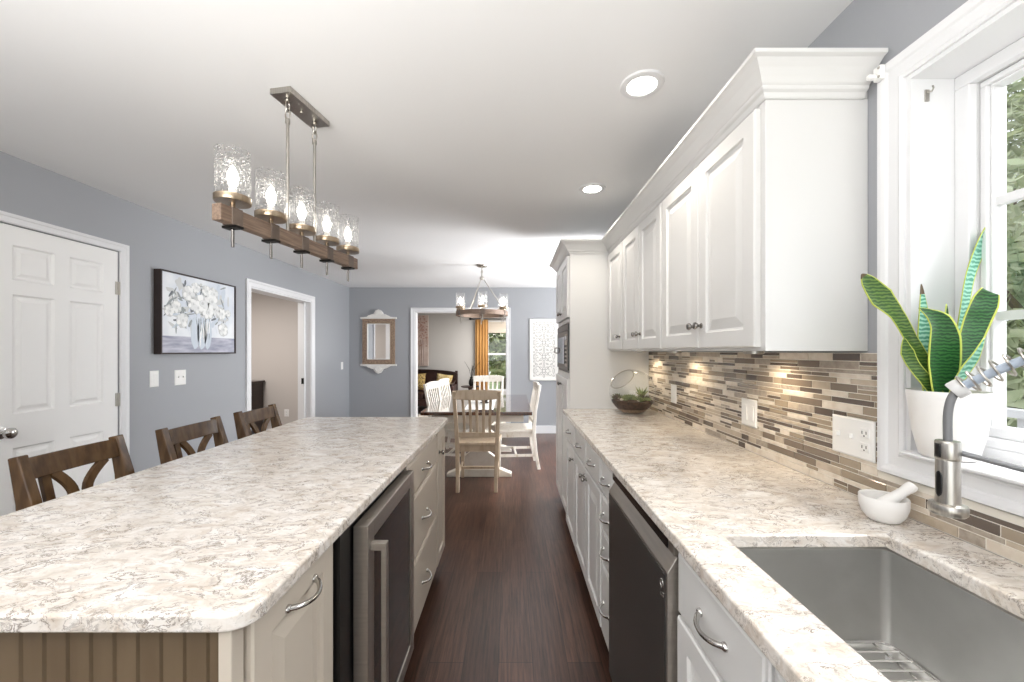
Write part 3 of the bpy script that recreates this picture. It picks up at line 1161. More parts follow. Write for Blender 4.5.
def pantry():
    t = thing('pantry_cabinet', 'tall white pantry cabinet housing the microwave at the end of the counter', 'cabinet', (0.75, 3.4, 0))
    m = MB()
    x0 = PX0
    z1, z2 = 1.225, 1.625
    m.box(x0, XR - 0.001, PY0, PY1, 0.10, z1)
    m.box(x0, XR - 0.001, PY0, PY1, z2, 2.150)
    m.box(x0, XR - 0.001, PY0, PY0 + 0.022, z1, z2)
    m.box(x0, XR - 0.001, PY1 - 0.022, PY1, z1, z2)
    m.box(x0 + 0.45, XR - 0.001, PY0 + 0.022, PY1 - 0.022, z1, z2)
    m.box(x0 + 0.07, XR - 0.001, PY0, PY1, 0, 0.10)
    m.build('body', 'cabinet_white', t)
    pf = x0 - 0.021
    ym = (PY0 + PY1) / 2
    for a0, a1, z0, zz, ka, kz in ((PY0 + 0.012, ym - 0.002, 1.660, 2.130, ym - 0.03, 1.715), (ym + 0.002, PY1 - 0.012, 1.660, 2.130, ym + 0.03, 1.715),
                                   (PY0 + 0.012, ym - 0.002, 0.125, 1.185, ym - 0.03, 1.12), (ym + 0.002, PY1 - 0.012, 0.125, 1.185, ym + 0.03, 1.12)):
        d = door_front(t, '-X', pf, a0, a1, z0, zz, 'cabinet_white')
        ball_knob(d, '-X', pf, ka, kz)
    # microwave
    w = thing('microwave', 'built-in microwave in the tall white pantry', 'microwave', (0.7, ym, 1.226))
    MB().box(x0 + 0.002, x0 + 0.43, PY0 + 0.026, PY1 - 0.026, 1.2265, 1.620).build('case', 'black_plastic', w)
    MB().front('-X', x0 - 0.012, PY0 + 0.030, PY1 - 0.030, 1.250, 1.560, [(0, 0.014), (0, 0.003), (0.003, 0)]).build('front_frame', 'black_steel', w)
    MB().front('-X', x0 - 0.016, PY0 + 0.21, PY1 - 0.09, 1.29, 1.52, [(0, 0.005), (0.004, 0)]).build('door_glass', 'black_gloss', w)
    MB().front('-X', x0 - 0.010, PY0 + 0.030, PY1 - 0.030, 1.562, 1.615, [(0, 0.010), (0.003, 0)]).build('vent_strip', 'black_plastic', w)
    pan = MB().front('-X', x0 - 0.016, PY0 + 0.050, PY0 + 0.185, 1.275, 1.535, [(0, 0.005), (0.003, 0)]).build('control_panel', 'steel', w)
    m = MB()
    for i in range(3):
        for j in range(5):
            y = PY0 + 0.072 + i * 0.035
            z = 1.30 + j * 0.032
            m.front('-X', x0 - 0.0185, y, y + 0.024, z, z + 0.020, [(0, 0.003), (0.002, 0)])
    m.build('keypad', 'slot_dark', pan)
    MB().front('-X', x0 - 0.018, PY0 + 0.065, PY0 + 0.172, 1.485, 1.522, [(0, 0.003), (0.001, 0)]).build('display', 'black_gloss', pan)
    MB().tube([(x0 - 0.016, PY1 - 0.07, 1.38), (x0 - 0.040, PY1 - 0.07, 1.385), (x0 - 0.040, PY1 - 0.07, 1.425), (x0 - 0.016, PY1 - 0.07, 1.43)], 0.007, 8).build('handle', 'steel', w, SM)
    return t


pantry()


def crown():
    """one continuous crown moulding: round the end of the upper cabinets, along their front, and round the pantry"""
    prof = [(0.0, 0.0), (0.006, 0.0), (0.009, 0.004), (0.013, 0.014), (0.021, 0.019), (0.023, 0.024), (0.023, 0.028), (0.028, 0.032), (0.036, 0.044), (0.050, 0.062), (0.068, 0.077), (0.080, 0.081), (0.080, 0.092), (0.0, 0.092)]
    xf = UX + 0.021
    path = [((XR - 0.018, 1.165), (0, -1)), ((xf, 1.165), (-1, -1)), ((xf, PY0), (-1, -1)), ((PX0, PY0), (-1, -1)), ((PX0, PY1), (-1, 1)), ((XR + 0.0, PY1), (0, 1))]
    m = MB()
    rings = []
    for (x, y), (nx, ny) in path:
        rings.append([m.v((x + nx * d, y + ny * d, UZ1 - 0.004 + h)) for d, h in prof])
    n = len(prof)
    for a, b in zip(rings, rings[1:]):
        for k in range(n):
            m.face([a[k], a[(k + 1) % n], b[(k + 1) % n], b[k]])
    m.face(rings[0])
    m.face(rings[-1])
    # closed top so that it reads as solid from above
    m.box(xf, XR - 0.002, 1.166, PY0, UZ1 + 0.001, UZ1 + 0.02)
    o = m.build('crown_molding', 'cabinet_white')
    return tag(o, 'white crown molding running along the tops of the upper cabinets and pantry', 'molding')


crown()

# ------------------------------------------------------------------ island
IX0, IX1, IY0, IY1 = -1.365, -0.430, 0.658, 2.64
IF = -0.445              # door faces of the island


def island_top():
    m = MB()
    m.prism([(a + (0.022 * (b - IY0) / (IY1 - IY0) - 0.008) * (a > -0.9), b) for a, b in rrect(IX0, IX1, IY0, IY1, 0.050, 6)], lambda a, b, d: (a, b, d), ZT - TH, ZT)
    return tag(m.build('island_countertop', 'quartz', bevel=0.006, seg=3), 'large cream and grey speckled quartz slab on the island', 'countertop')


island_top()


def island_unit(name, label, y0, y1, cat='cabinet', IF=-0.437):
    t = thing(name, label, cat, (-0.75, (y0 + y1) / 2, 0), 'greige cabinets built into the island')
    MB().box(-1.05, IF - 0.021, y0 + 0.0005, y1 - 0.0005, 0.11, ZT - TH).build('body', 'cabinet_greige', t)
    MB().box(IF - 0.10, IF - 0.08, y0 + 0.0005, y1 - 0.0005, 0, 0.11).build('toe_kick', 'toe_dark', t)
    return t


t = island_unit('pull_out_cabinet', 'greige island cabinet with one tall pull-out door at the near end', 0.700, 1.032, IF=-0.462)
d = door_front(t, '+X', -0.462, 0.706, 1.026, 0.12, 0.915, 'cabinet_greige')
arc_pull(d, '+X', -0.462, 0.87, 0.868, 0.11, 0.032)

# beadboard end panel and corner post
t = thing('island_end_panel', 'brown beadboard end panel under the near edge of the island slab', 'panel', (-0.95, 0.69, 0))
m = MB()
x = -1.30
prof = []
while x < -0.499:
    x2 = min(x + 0.0405, -0.4975)
    prof += [(x, 0.0), (x + 0.003, -0.004), (x + 0.006, -0.004), (x + 0.008, 0.0), (x2, 0.0)]
    x = x2 + 0.0001
poly = [(a, 0.684 - b) for a, b in prof]
poly = poly + [(-0.4975, 0.699), (-1.30, 0.699)]
m.prism(poly, lambda a, b, d: (a, b, d), 0.0, ZT - TH - 0.0005)
m.build('beadboard', 'beadboard_greige', t)
MB().box(-0.4965, -0.4735, 0.668, 0.699, 0, ZT - TH - 0.0005).build('corner_post', 'cabinet_greige', t, bevel=0.002)
tag(MB().box(-1.066, -1.0515, 0.701, 2.60, 0, ZT - TH).build('island_back_panel', 'cabinet_greige', bevel=0.002), 'greige panel closing the stool side of the island', 'panel')


def cooler():
    t = thing('wine_cooler', 'steel framed wine cooler with dark glass door in the island', 'wine cooler', (-0.7, 1.34, 0))
    y0, y1 = 1.036, 1.650
    xf, xb = -0.405, -0.447
    MB().box(-1.05, xb - 0.004, y0 + 0.003, y1 - 0.003, 0.02, 0.920).build('case', 'black_plastic', t)
    d0, d1, z0, z1 = 1.115, 1.640, 0.165, 0.905
    m = MB()
    fw = 0.052
    m.box(xb, xf, d0, d0 + fw, z0, z1).box(xb, xf, d1 - fw, d1, z0, z1)
    m.box(xb, xf, d0 + fw, d1 - fw, z0, z0 + fw).box(xb, xf, d0 + fw, d1 - fw, z1 - fw, z1)
    d = m.build('door_frame', 'steel', t, bevel=0.002)
    MB().box(xb + 0.008, xf - 0.004, d0 + fw, d1 - fw, z0 + fw, z1 - fw).build('door_glass', 'cooler_glass', d)
    m = MB()
    hy = d0 + 0.030
    m.box(xf + 0.030, xf + 0.046, hy - 0.011, hy + 0.011, 0.27, 0.848)
    for z in (0.27, 0.826):
        m.box(xf - 0.001, xf + 0.032, hy - 0.011, hy + 0.011, z, z + 0.022)
    m.build('handle', 'steel', d, bevel=0.002)
    m = MB()
    for k in range(5):
        m.box(xb - 0.002, xb + 0.004, y0 + 0.02, y1 - 0.02, 0.035 + 0.022 * k, 0.047 + 0.022 * k)
    m.build('vent_grille', 'black_steel', t)
    return t


cooler()
t = island_unit('drawer_cabinet', 'greige island cabinet of three wide drawers beside the wine cooler', 1.655, 2.322)
for z0, z1 in ((0.752, 0.915), (0.448, 0.742), (0.12, 0.438)):
    d = drawer_front(t, '+X', -0.437, 1.662, 2.316, z0, z1, 'cabinet_greige')
    arc_pull(d, '+X', -0.437, 1.985, (z0 + z1) / 2 - 0.01, 0.11, 0.030)
t = island_unit('narrow_cabinet', 'narrow greige cabinet with a single knob at the far end of the island', 2.324, 2.605)
d = door_front(t, '+X', -0.437, 2.334, 2.598, 0.12, 0.915, 'cabinet_greige')
ball_knob(d, '+X', -0.437, 2.385, 0.79, r=0.016)


# ------------------------------------------------------------------ counter stools (local: faces +X, origin on the floor under the seat)
def make_stool():
    t = thing('counter_stool', 'dark wood X-back counter stool beside the white panelled door', 'stool', (0, 0, 0), 'X-back counter stools along the island')
    MB().prism(rrect(-0.20, 0.21, -0.215, 0.215, 0.05), lambda a, b, d: (a, b, d), 0.625, 0.665).build('seat', 'stool_seat', t, bevel=0.008, seg=3)
    MB().box(-0.17, 0.18, -0.185, 0.185, 0.575, 0.6245).build('apron', 'stool_wood', t)
    for sy in (-1, 1):
        m = MB()
        y = sy * 0.178
        m.sweep([(-0.215, y, 0), (-0.175, y, 0.40), (-0.180, y, 0.66), (-0.205, y, 0.85), (-0.245, y, 1.015)], [0.034] * 5, [0.044, 0.060, 0.086, 0.062, 0.038], (0, 1, 0))
        m.build('back_leg', 'stool_wood', t, bevel=0.004)
        m = MB()
        m.sweep([(0.185, sy * 0.185, 0), (0.165, sy * 0.180, 0.625)], [0.034, 0.042], [0.034, 0.042], (0, 1, 0))
        m.build('front_leg', 'stool_wood', t, bevel=0.003)
    m = MB()
    arc = lambda f: -0.010 * (1 - f * f)
    for z, dx in ():
        pass
    n = 10
    pts_t, w = [], []
    for k in range(n + 1):
        f = -1 + 2 * k / n
        pts_t.append((-0.228 + arc(f), f * 0.164, 0.964))
    m.sweep(pts_t, 0.022, 0.082, (1, 0, 0.22))
    m.build('top_rail', 'stool_wood', t, bevel=0.004)
    m = MB()
    m.bar((-0.188, -0.164, 0.715), (-0.188, 0.164, 0.715), 0.02, 0.05)
    m.build('lower_rail', 'stool_wood', t, bevel=0.003)
    for sy in (-1, 1):
        m = MB()
        pts = [(-0.228 + 0.036 * (1 - z), sy * (0.026 + (0.088 if sy > 0 else 0.058) * ((abs(z - 0.5) * 2) ** 1.6)), 0.735 + 0.195 * z) for z in [i / 12 for i in range(13)]]
        m.sweep(pts, 0.018, 0.032, (1, 0, 0.2))
        m.build('cross_slat', 'stool_wood', t, bevel=0.002)
    m = MB()
    m.bar((-0.191, -0.106, 0.73), (-0.236, -0.106, 0.93), 0.018, 0.030, (0, 1, 0))
    m.build('side_slat', 'stool_wood', t, bevel=0.002)
    for a, b in (((0.18, -0.18, 0.22), (0.18, 0.18, 0.22)), ((-0.19, -0.182, 0.30), (0.18, -0.18, 0.30)), ((-0.19, 0.182, 0.30), (0.18, 0.18, 0.30))):
        MB().bar(a, b, 0.02, 0.035).build('stretcher', 'stool_wood', t)
    return t


stool = make_stool()
stool.location = (-1.555, 1.618, 0)
dup(stool, (-1.49, 2.135, 0), 0, 'dark wood X-back counter stool below the flower painting')
dup(stool, (-1.49, 2.68, 0), 0, 'dark wood X-back counter stool farthest along the island, by the doorway')


# ------------------------------------------------------------------ linear pendant over the island
def seeded_light(t, x, y, zc, r, h, frame, cup_m):
    """cup, seeded glass cylinder and bulb standing on zc"""
    c = MB().lathe([(0.008, -0.028), (0.008, 0), (r * 0.98, 0.0), (r * 1.02, 0.003), (r * 1.02, 0.022), (r * 0.97, 0.024), (r * 0.97, 0.008), (0, 0.008)], (x, y, zc), seg=28).build('cup', cup_m, t, SM)
    gl = MB()
    gl.lathe([(r * 0.95, 0.010), (r * 0.95, 0.012 + h)], (x, y, zc), seg=32, cap=False)
    gl.build('glass_shade', 'seeded_glass', t, SM, solid=0.003)
    MB().lathe([(0.013, 0.008), (0.013, 0.050), (0.011, 0.055), (0, 0.055)], (x, y, zc), seg=14).build('socket', 'plastic_white', t, SM)
    MB().lathe([(0.008, 0.055), (0.014, 0.070), (0.018, 0.088), (0.015, 0.108), (0.007, 0.126), (0, 0.136)], (x, y, zc), seg=16).build('bulb', 'bulb', t, SM)
    return c


def linear_pendant():
    t = thing('linear_pendant', 'five light linear pendant of wood and nickel hanging over the island', 'pendant light', (0, 0, 0))
    MB().box(-0.048, 0.048, -0.128, 0.128, -0.024, 0).build('canopy', 'nickel', t, bevel=0.002)
    zb = -0.608
    MB().box(-0.018, 0.018, -0.415, 0.415, zb - 0.028, zb + 0.028).build('beam', 'beam_wood', t, bevel=0.002)
    for sy in (-0.085, 0.085):
        m = MB()
        m.tube([(0, sy, zb + 0.026), (0, sy, -0.115)], 0.0065, 12)
        m.lathe([(0.010, 0), (0.010, 0.018), (0.006, 0.022)], (0, sy, -0.125), seg=12)
        s = m.build('stem', 'nickel', t, SM)
        m = MB()
        m.lathe([(0.011, 0), (0.011, 0.012), (0.006, 0.014)], (0, sy, -0.038), seg=12)
        for zc, turn in ((-0.055, 0), (-0.088, 1)):
            pts = []
            for k in range(16):
                a = 2 * PI * k / 16
                u, v = 0.011 * math.cos(a), 0.021 * math.sin(a)
                pts.append((u, sy, zc + v) if turn else (0, sy + u, zc + v))
            m.tube(pts, 0.0030, 6, closed=True)
        m.build('chain_link', 'nickel', t, SM)
    m = MB()
    m.lathe([(0.008, 0), (0.008, 0.008), (0.004, 0.012)], (0, 0, -0.034), seg=12)
    m.build('finial', 'nickel', t, SM)
    for k in range(5):
        y = (k - 2) * 0.175
        br = MB().box(-0.021, 0.021, y - 0.022, y + 0.022, zb - 0.031, zb + 0.031).build('bracket', 'beam_dark', t, bevel=0.002)
        MB().box(-0.030, 0.030, y - 0.016, y + 0.016, zb - 0.040, zb - 0.0312).build('clamp', 'iron', br, bevel=0.001)
        MB().tube([(0.0, y, zb + 0.050), (0.0, y, zb - 0.105)], 0.0055, 10).build('rod', 'dark_nickel', br, SM)
        seeded_light(t, 0, y, zb + 0.050, 0.056, 0.172, t, 'cup_bronze')
    t.location = (-0.925, 1.742, CZ)
    t.rotation_euler = (0, 0, math.radians(-10))
    return t


linear_pendant()


def ring_chandelier():
    t = thing('ring_chandelier', 'six light wooden ring chandelier hanging over the dining table', 'chandelier', (0, 0, 0))
    MB().lathe([(0.0, 0), (0.068, 0), (0.068, -0.012), (0.060, -0.022), (0.010, -0.026), (0, -0.026)]).build('canopy', 'nickel', t, SM)
    m = MB()
    m.tube([(0, 0, -0.026), (0, 0, -0.15)], 0.007, 10)
    m.tube([(0.012 * math.cos(2 * PI * k / 14), 0, -0.085 + 0.020 * math.sin(2 * PI * k / 14)) for k in range(14)], 0.0035, 6, closed=True)
    m.build('stem', 'nickel', t, SM)
    MB().lathe([(0, -0.145), (0.024, -0.148), (0.030, -0.165), (0.024, -0.185), (0, -0.190)], seg=18).build('hub', 'nickel', t, SM)
    R = 0.305
    zr = -0.612
    MB().lathe([(R - 0.020, zr - 0.026), (R + 0.020, zr - 0.026), (R + 0.020, zr + 0.026), (R - 0.020, zr + 0.026), (R - 0.020, zr - 0.026)], seg=64, cap=False).build('ring', 'beam_wood', t, SM)
    for a in (-120, 0, 120):
        a = math.radians(a + 6)
        MB().tube([(0.016 * math.cos(a), 0.016 * math.sin(a), -0.170), (R * 0.98 * math.cos(a), R * 0.98 * math.sin(a), zr + 0.027)], 0.006, 8).build('arm', 'nickel', t, SM)
    for k in range(6):
        a = math.radians(-84 + 60 * k)
        x, y = R * math.cos(a), R * math.sin(a)
        br = MB()
        br.box(-0.024, 0.024, -0.026, 0.026, zr - 0.032, zr + 0.032)
        br.xf(Matrix.Translation((x, y, 0)) @ Matrix.Translation((0, 0, zr)) @ Matrix.Rotation(a, 4, 'Z') @ Matrix.Translation((0, 0, -zr)))
        b = br.build('bracket', 'beam_dark', t, bevel=0.002)
        MB().tube([(x, y, zr + 0.045), (x, y, zr - 0.115)], 0.006, 8).build('rod', 'nickel', b, SM)
        seeded_light(t, x, y, zr + 0.050, 0.056, 0.17, t, 'cup_bronze')
    t.location = (-0.372, 4.96, CZ)
    return t


ring_chandelier()
for x, y, lb in ((0.528, 1.60, 'round recessed ceiling light nearer the camera'), (0.536, 2.62, 'round recessed ceiling light farther back, above the upper cabinets')):
    t = thing('recessed_light', lb, 'ceiling light', (x, y, CZ - 0.012), 'recessed ceiling lights')
    MB().lathe([(0.058, 0.004), (0.066, 0.001), (0.084, 0.005), (0.088, 0.0115), (0.058, 0.0115), (0.058, 0.004)], (x, y, CZ - 0.012), seg=36, cap=False).build('trim_ring', 'trim_white', t, SM)
    MB().lathe([(0.057, 0.005), (0.057, 0.0115)], (x, y, CZ - 0.012), seg=32).build('lens', 'can_light', t)
    lamp('can_glow', 'SPOT', (x, y, CZ - 0.02), (0, 0, 0), 22, (1.0, 0.93, 0.83), 0.05, spot=math.radians(120), blend=0.7)


# ------------------------------------------------------------------ flower painting on the left wall
def flower_painting():
    y0, y1, z0, z1 = 3.045, 3.875, 1.375, 2.035
    t = thing('flower_painting', 'framed painting of white flowers in a glass vase on the grey wall', 'painting', (XL, 3.495, z0))
    xf = XL + 0.058
    m = MB()
    for a in ((y0, y1, z0, z0 + 0.012), (y0, y1, z1 - 0.012, z1), (y0, y0 + 0.012, z0 + 0.012, z1 - 0.012), (y1 - 0.012, y1, z0 + 0.012, z1 - 0.012)):
        m.box(XL + 0.001, xf, *a)
    m.build('frame', 'frame_dark', t)
    c0 = xf - 0.010
    c = MB().box(XL + 0.001, c0, y0 + 0.012, y1 - 0.012, z0 + 0.012, z1 - 0.012).build('canvas', 'canvas', t)
    W, H = y1 - y0, z1 - z0

    def blob(m, u, v, ru, rv, lift, jag=0.12, n=14, ang=0.0):
        x = c0 + 0.0006 + lift
        cy, cz = y0 + u * W, z0 + v * H
        ring = []
        for k in range(n):
            a = 2 * PI * k / n
            f = 1 + random.uniform(-jag, jag)
            p, q = ru * f * math.cos(a), rv * f * math.sin(a)
            ring.append(m.v((x, cy + p * math.cos(ang) - q * math.sin(ang), cz + p * math.sin(ang) + q * math.cos(ang))))
        base = [m.v((c0, w.co.y, w.co.z)) for w in ring]
        m.face(ring)
        for k in range(n):
            m.face([ring[k], ring[(k + 1) % n], base[(k + 1) % n], base[k]])
    m = MB()
    random.seed(12)
    for _ in range(90):                                    # loose background brushwork
        m.mi = random.choice([0, 0, 1, 2])
        u, v = random.uniform(0.10, 0.90), random.uniform(0.28, 0.88)
        blob(m, u, v, random.uniform(0.03, 0.085), random.uniform(0.010, 0.028), 0.00005 + 0.000003 * _, 0.22, 9, random.uniform(-0.8, 1.8))
    m.build('painted_background', ['paint_shade', 'canvas', 'paint_glass'], c)
    m = MB()
    m.box(c0, c0 + 0.0008, y0 + 0.012, y1 - 0.012, z0 + 0.012, z0 + 0.145)
    m.build('painted_table', 'paint_table', c)
    m = MB()
    random.seed(5)
    for _ in range(120):                                   # leaves
        u = random.gauss(0.45, 0.22)
        v = random.gauss(0.60, 0.16)
        if 0.06 < u < 0.94 and 0.26 < v < 0.94:
            m.mi = random.choice([0, 0, 1])
            blob(m, u, v, random.uniform(0.018, 0.045), random.uniform(0.004, 0.011), 0.0008 + random.random() * 0.0003, 0.2, 8, random.uniform(0, PI))
    m.build('painted_foliage', ['paint_leaf', 'paint_stem'], c)
    m = MB()
    m.mi = 2
    for u, ru in ((0.41, 0.045), (0.50, 0.055), (0.58, 0.045)):  # vase
        blob(m, u, 0.27, ru, 0.14, 0.0012, 0.06)
    m.mi = 1
    for k in range(9):
        blob(m, 0.44 + 0.02 * k, 0.33, 0.003, 0.10, 0.0015, 0.1, 8, random.uniform(-0.2, 0.2))
    m.mi = 3
    for k in range(7):
        blob(m, random.uniform(0.40, 0.62), random.uniform(0.18, 0.38), 0.006, 0.07, 0.0017, 0.1, 8)
    m.build('painted_vase', ['paint_leaf', 'paint_stem', 'paint_glass', 'paint_white'], c)
    m = MB()
    for u, v, r in ((0.33, 0.77, 0.062), (0.50, 0.67, 0.075), (0.63, 0.71, 0.078), (0.58, 0.56, 0.060), (0.66, 0.82, 0.055), (0.18, 0.58, 0.048), (0.10, 0.52, 0.042),
                    (0.25, 0.42, 0.058), (0.42, 0.86, 0.045), (0.56, 0.84, 0.050), (0.38, 0.64, 0.050), (0.78, 0.56, 0.050), (0.80, 0.34, 0.058), (0.88, 0.58, 0.032), (0.70, 0.60, 0.05), (0.44, 0.60, 0.05)):
        m.mi = 2
        blob(m, u, v, r * 1.05, r * 1.05, 0.0012, 0.14)
        for k in range(7):
            a = 2 * PI * k / 7 + random.random()
            m.mi = random.choice([0, 0, 1])
            blob(m, u + 0.60 * r * math.cos(a) / W, v + 0.60 * r * math.sin(a) / H, r * 0.42, r * 0.32, 0.0016 + 0.0003 * k, 0.12, 9, a)
        m.mi = 1
        blob(m, u, v, r * 0.42, r * 0.42, 0.0042, 0.12, 9)
        m.mi = 2
        blob(m, u + 0.004, v, r * 0.2, r * 0.2, 0.0046, 0.15, 8)
    m.build('painted_blooms', ['paint_white', 'paint_cream', 'paint_shade'], c)


flower_painting()


# ------------------------------------------------------------------ mirror and carved panel on the back wall
def mirror():
    cx, z0, z1 = -2.253, 1.175, 1.945
    w = 0.275
    t = thing('wall_mirror', 'small mirror in a tan frame with white carved crest on the grey back wall', 'mirror', (cx, YB, z0))
    m = MB()
    f = 0.080
    yb, yf = YB - 0.001, YB - 0.030
    m.box(cx - w, cx - w + f, yf, yb, z0, z1).box(cx + w - f, cx + w, yf, yb, z0, z1)
    m.box(cx - w + f, cx + w - f, yf, yb, z0, z0 + f).box(cx - w + f, cx + w - f, yf, yb, z1 - f, z1)
    m.build('frame', 'mirror_frame', t, bevel=0.004)
    m = MB()
    for a in ((cx - w + f, cx - w + f + 0.012, z0 + f, z1 - f), (cx + w - f - 0.012, cx + w - f, z0 + f, z1 - f), (cx - w + f, cx + w - f, z0 + f, z0 + f + 0.012), (cx - w + f, cx + w - f, z1 - f - 0.012, z1 - f)):
        m.box(a[0], a[1], yf - 0.004, yb, a[2], a[3])
    m.build('inner_bead', 'ornament_white', t)
    MB().box(cx - w + f, cx + w - f, yf + 0.012, yb, z0 + f, z1 - f).build('mirror_glass', 'mirror_silver', t)
    for s, zz in ((1, z1), (-1, z0)):
        half = [(0.305, 0.0), (0.305, 0.026), (0.250, 0.030), (0.200, 0.034), (0.160, 0.056), (0.120, 0.076), (0.085, 0.080), (0.070, 0.110), (0.045, 0.142), (0.0, 0.160)]
        poly = [(cx + a, zz + s * b) for a, b in half] + [(cx - a, zz + s * b) for a, b in reversed(half[:-1])]
        c = MB().prism(poly, lambda a, b, d: (a, d, b), yf - 0.016, yb).build('crest' if s > 0 else 'apron', 'ornament_white', t, bevel=0.004)
        m = MB()
        for k in range(7):                                  # shell fan
            a = math.radians(-60 + 20 * k)
            m.tube([(cx + 0.012 * math.sin(a), yf - 0.018, zz + s * (0.030 + 0.012 * math.cos(a))), (cx + 0.062 * math.sin(a), yf - 0.024, zz + s * (0.035 + 0.085 * math.cos(a))), (cx + 0.074 * math.sin(a), yf - 0.017, zz + s * (0.035 + 0.100 * math.cos(a)))], [0.006, 0.011, 0.005], 8)
        for sx in (-1, 1):
            pts = []
            for k in range(22):
                a = k * 0.42
                r = 0.030 - 0.0012 * k
                pts.append((cx + sx * (0.150 + r * math.cos(a)), yf - 0.018, zz + s * (0.036 + r * 0.7 * math.sin(a))))
            m.tube(pts, 0.006, 6)
        m.build('shell_carving', 'ornament_white', c, SM)


mirror()


def carved_panel():
    x0, x1, z0, z1 = 0.310, 0.790, 0.900, 1.945
    cx, cz = (x0 + x1) / 2, (z0 + z1) / 2
    t = thing('carved_panel', 'white carved scrollwork wall panel on the back wall beside the pantry', 'wall art', (cx, YB, z0))
    yb, yf = YB - 0.001, YB - 0.026
    m = MB()
    f = 0.045
    m.box(x0, x0 + f, yf, yb, z0, z1).box(x1 - f, x1, yf, yb, z0, z1).box(x0 + f, x1 - f, yf, yb, z0, z0 + f).box(x0 + f, x1 - f, yf, yb, z1 - f, z1)
    m.build('frame', 'panel_white', t, bevel=0.003)
    MB().box(x0 + f, x1 - f, yf + 0.010, yb, z0 + f, z1 - f).build('backing', 'panel_white', t)
    m = MB()
    y = yf + 0.009

    def ell(u, v, ru, rv, rot=0.0, r=0.0036, n=16, a0=0, a1=360):
        pts = []
        for k in range(n + (0 if a1 - a0 == 360 else 1)):
            a = math.radians(a0 + (a1 - a0) * k / n)
            p, q = ru * math.cos(a), rv * math.sin(a)
            pts.append((cx + u + p * math.cos(rot) - q * math.sin(rot), y, cz + v + p * math.sin(rot) + q * math.cos(rot)))
        m.tube(pts, r, 6, closed=(a1 - a0 == 360))
    for k, v in enumerate((-0.36, -0.12, 0.12, 0.36)):
        ell(0, v, 0.028, 0.028)
        for j in range(4):
            a = PI / 4 + PI / 2 * j
            ell(0.062 * math.cos(a), v + 0.062 * math.sin(a), 0.032, 0.016, a)
        for j in (0, 1):
            ell(0, v + (0.085 if j else -0.085), 0.014, 0.030)
        for sx in (-1, 1):
            ell(sx * 0.105, v + 0.045, 0.032, 0.032, 0, 0.0036, 14, 0, 280)
            ell(sx * 0.105, v - 0.045, 0.032, 0.032, 0, 0.0036, 14, 60, 340)
            ell(sx * 0.165, v, 0.014, 0.045)
            ell(sx * 0.165, v + 0.08, 0.014, 0.014)
            ell(sx * 0.165, v - 0.08, 0.014, 0.014)
            ell(sx * 0.130, v + 0.115, 0.024, 0.011, sx * 0.7)
            ell(sx * 0.055, v + 0.118, 0.024, 0.010, -sx * 0.6)
    m.build('scrollwork', 'panel_grey', t, SM)


carved_panel()


# ------------------------------------------------------------------ dining set (chair local: faces +Y)
def make_chair(mm):
    t = thing('dining_chair', '', 'chair', (0, 0, 0), 'slat-back chairs around the dining table')
    m = MB()
    m.prism([(-0.205, -0.20), (0.205, -0.20), (0.235, 0.22), (0.20, 0.245), (-0.20, 0.245), (-0.235, 0.22)], lambda a, b, d: (a, b, d), 0.445, 0.478)
    m.build('seat', mm, t, bevel=0.008, seg=3)
    m = MB()
    m.box(-0.185, 0.185, -0.185, -0.165, 0.385, 0.4445).box(-0.195, 0.195, 0.195, 0.215, 0.385, 0.4445)
    m.box(-0.200, -0.180, -0.165, 0.195, 0.385, 0.4445).box(0.180, 0.200, -0.165, 0.195, 0.385, 0.4445)
    m.build('apron', mm, t)
    for sx in (-1, 1):
        m = MB()
        m.sweep([(sx * 0.188, -0.265, 0), (sx * 0.192, -0.225, 0.22), (sx * 0.200, -0.205, 0.46), (sx * 0.210, -0.222, 0.70), (sx * 0.225, -0.275, 1.005)], [0.034, 0.038, 0.040, 0.038, 0.034], [0.034, 0.040, 0.042, 0.034, 0.026], (1, 0, 0))
        m.build('back_leg', mm, t, bevel=0.004)
        MB().sweep([(sx * 0.195, 0.205, 0), (sx * 0.195, 0.200, 0.445)], [0.030, 0.044], [0.030, 0.044], (1, 0, 0)).build('front_leg', mm, t, bevel=0.004)
        MB().bar((sx * 0.192, -0.215, 0.17), (sx * 0.195, 0.20, 0.17), 0.020, 0.028).build('stretcher', mm, t)
    MB().bar((-0.19, 0.0, 0.17), (0.19, 0.0, 0.17), 0.020, 0.026).build('stretcher', mm, t)
    n = 10
    pts = [(-0.230 + 0.46 * k / n, -0.262 - 0.020 * math.sin(PI * k / n), 0.966) for k in range(n + 1)]
    hh = [0.082 + 0.022 * math.sin(PI * k / n) for k in range(n + 1)]
    MB().sweep(pts, [0.024] * (n + 1), hh, (0, 1, -0.17)).build('crest_rail', mm, t, bevel=0.004)
    MB().bar((-0.190, -0.205, 0.560), (0.190, -0.205, 0.560), 0.022, 0.045).build('lower_rail', mm, t, bevel=0.003)
    for k in range(5):
        x = (k - 2) * 0.064
        xt = (k - 2) * 0.070
        MB().sweep([(x, -0.206, 0.575), (x, -0.216, 0.70), (xt, -0.252 - 0.012, 0.935)], [0.026, 0.028, 0.026], [0.011] * 3, (1, 0, 0)).build('slat', mm, t, bevel=0.002)
    return t


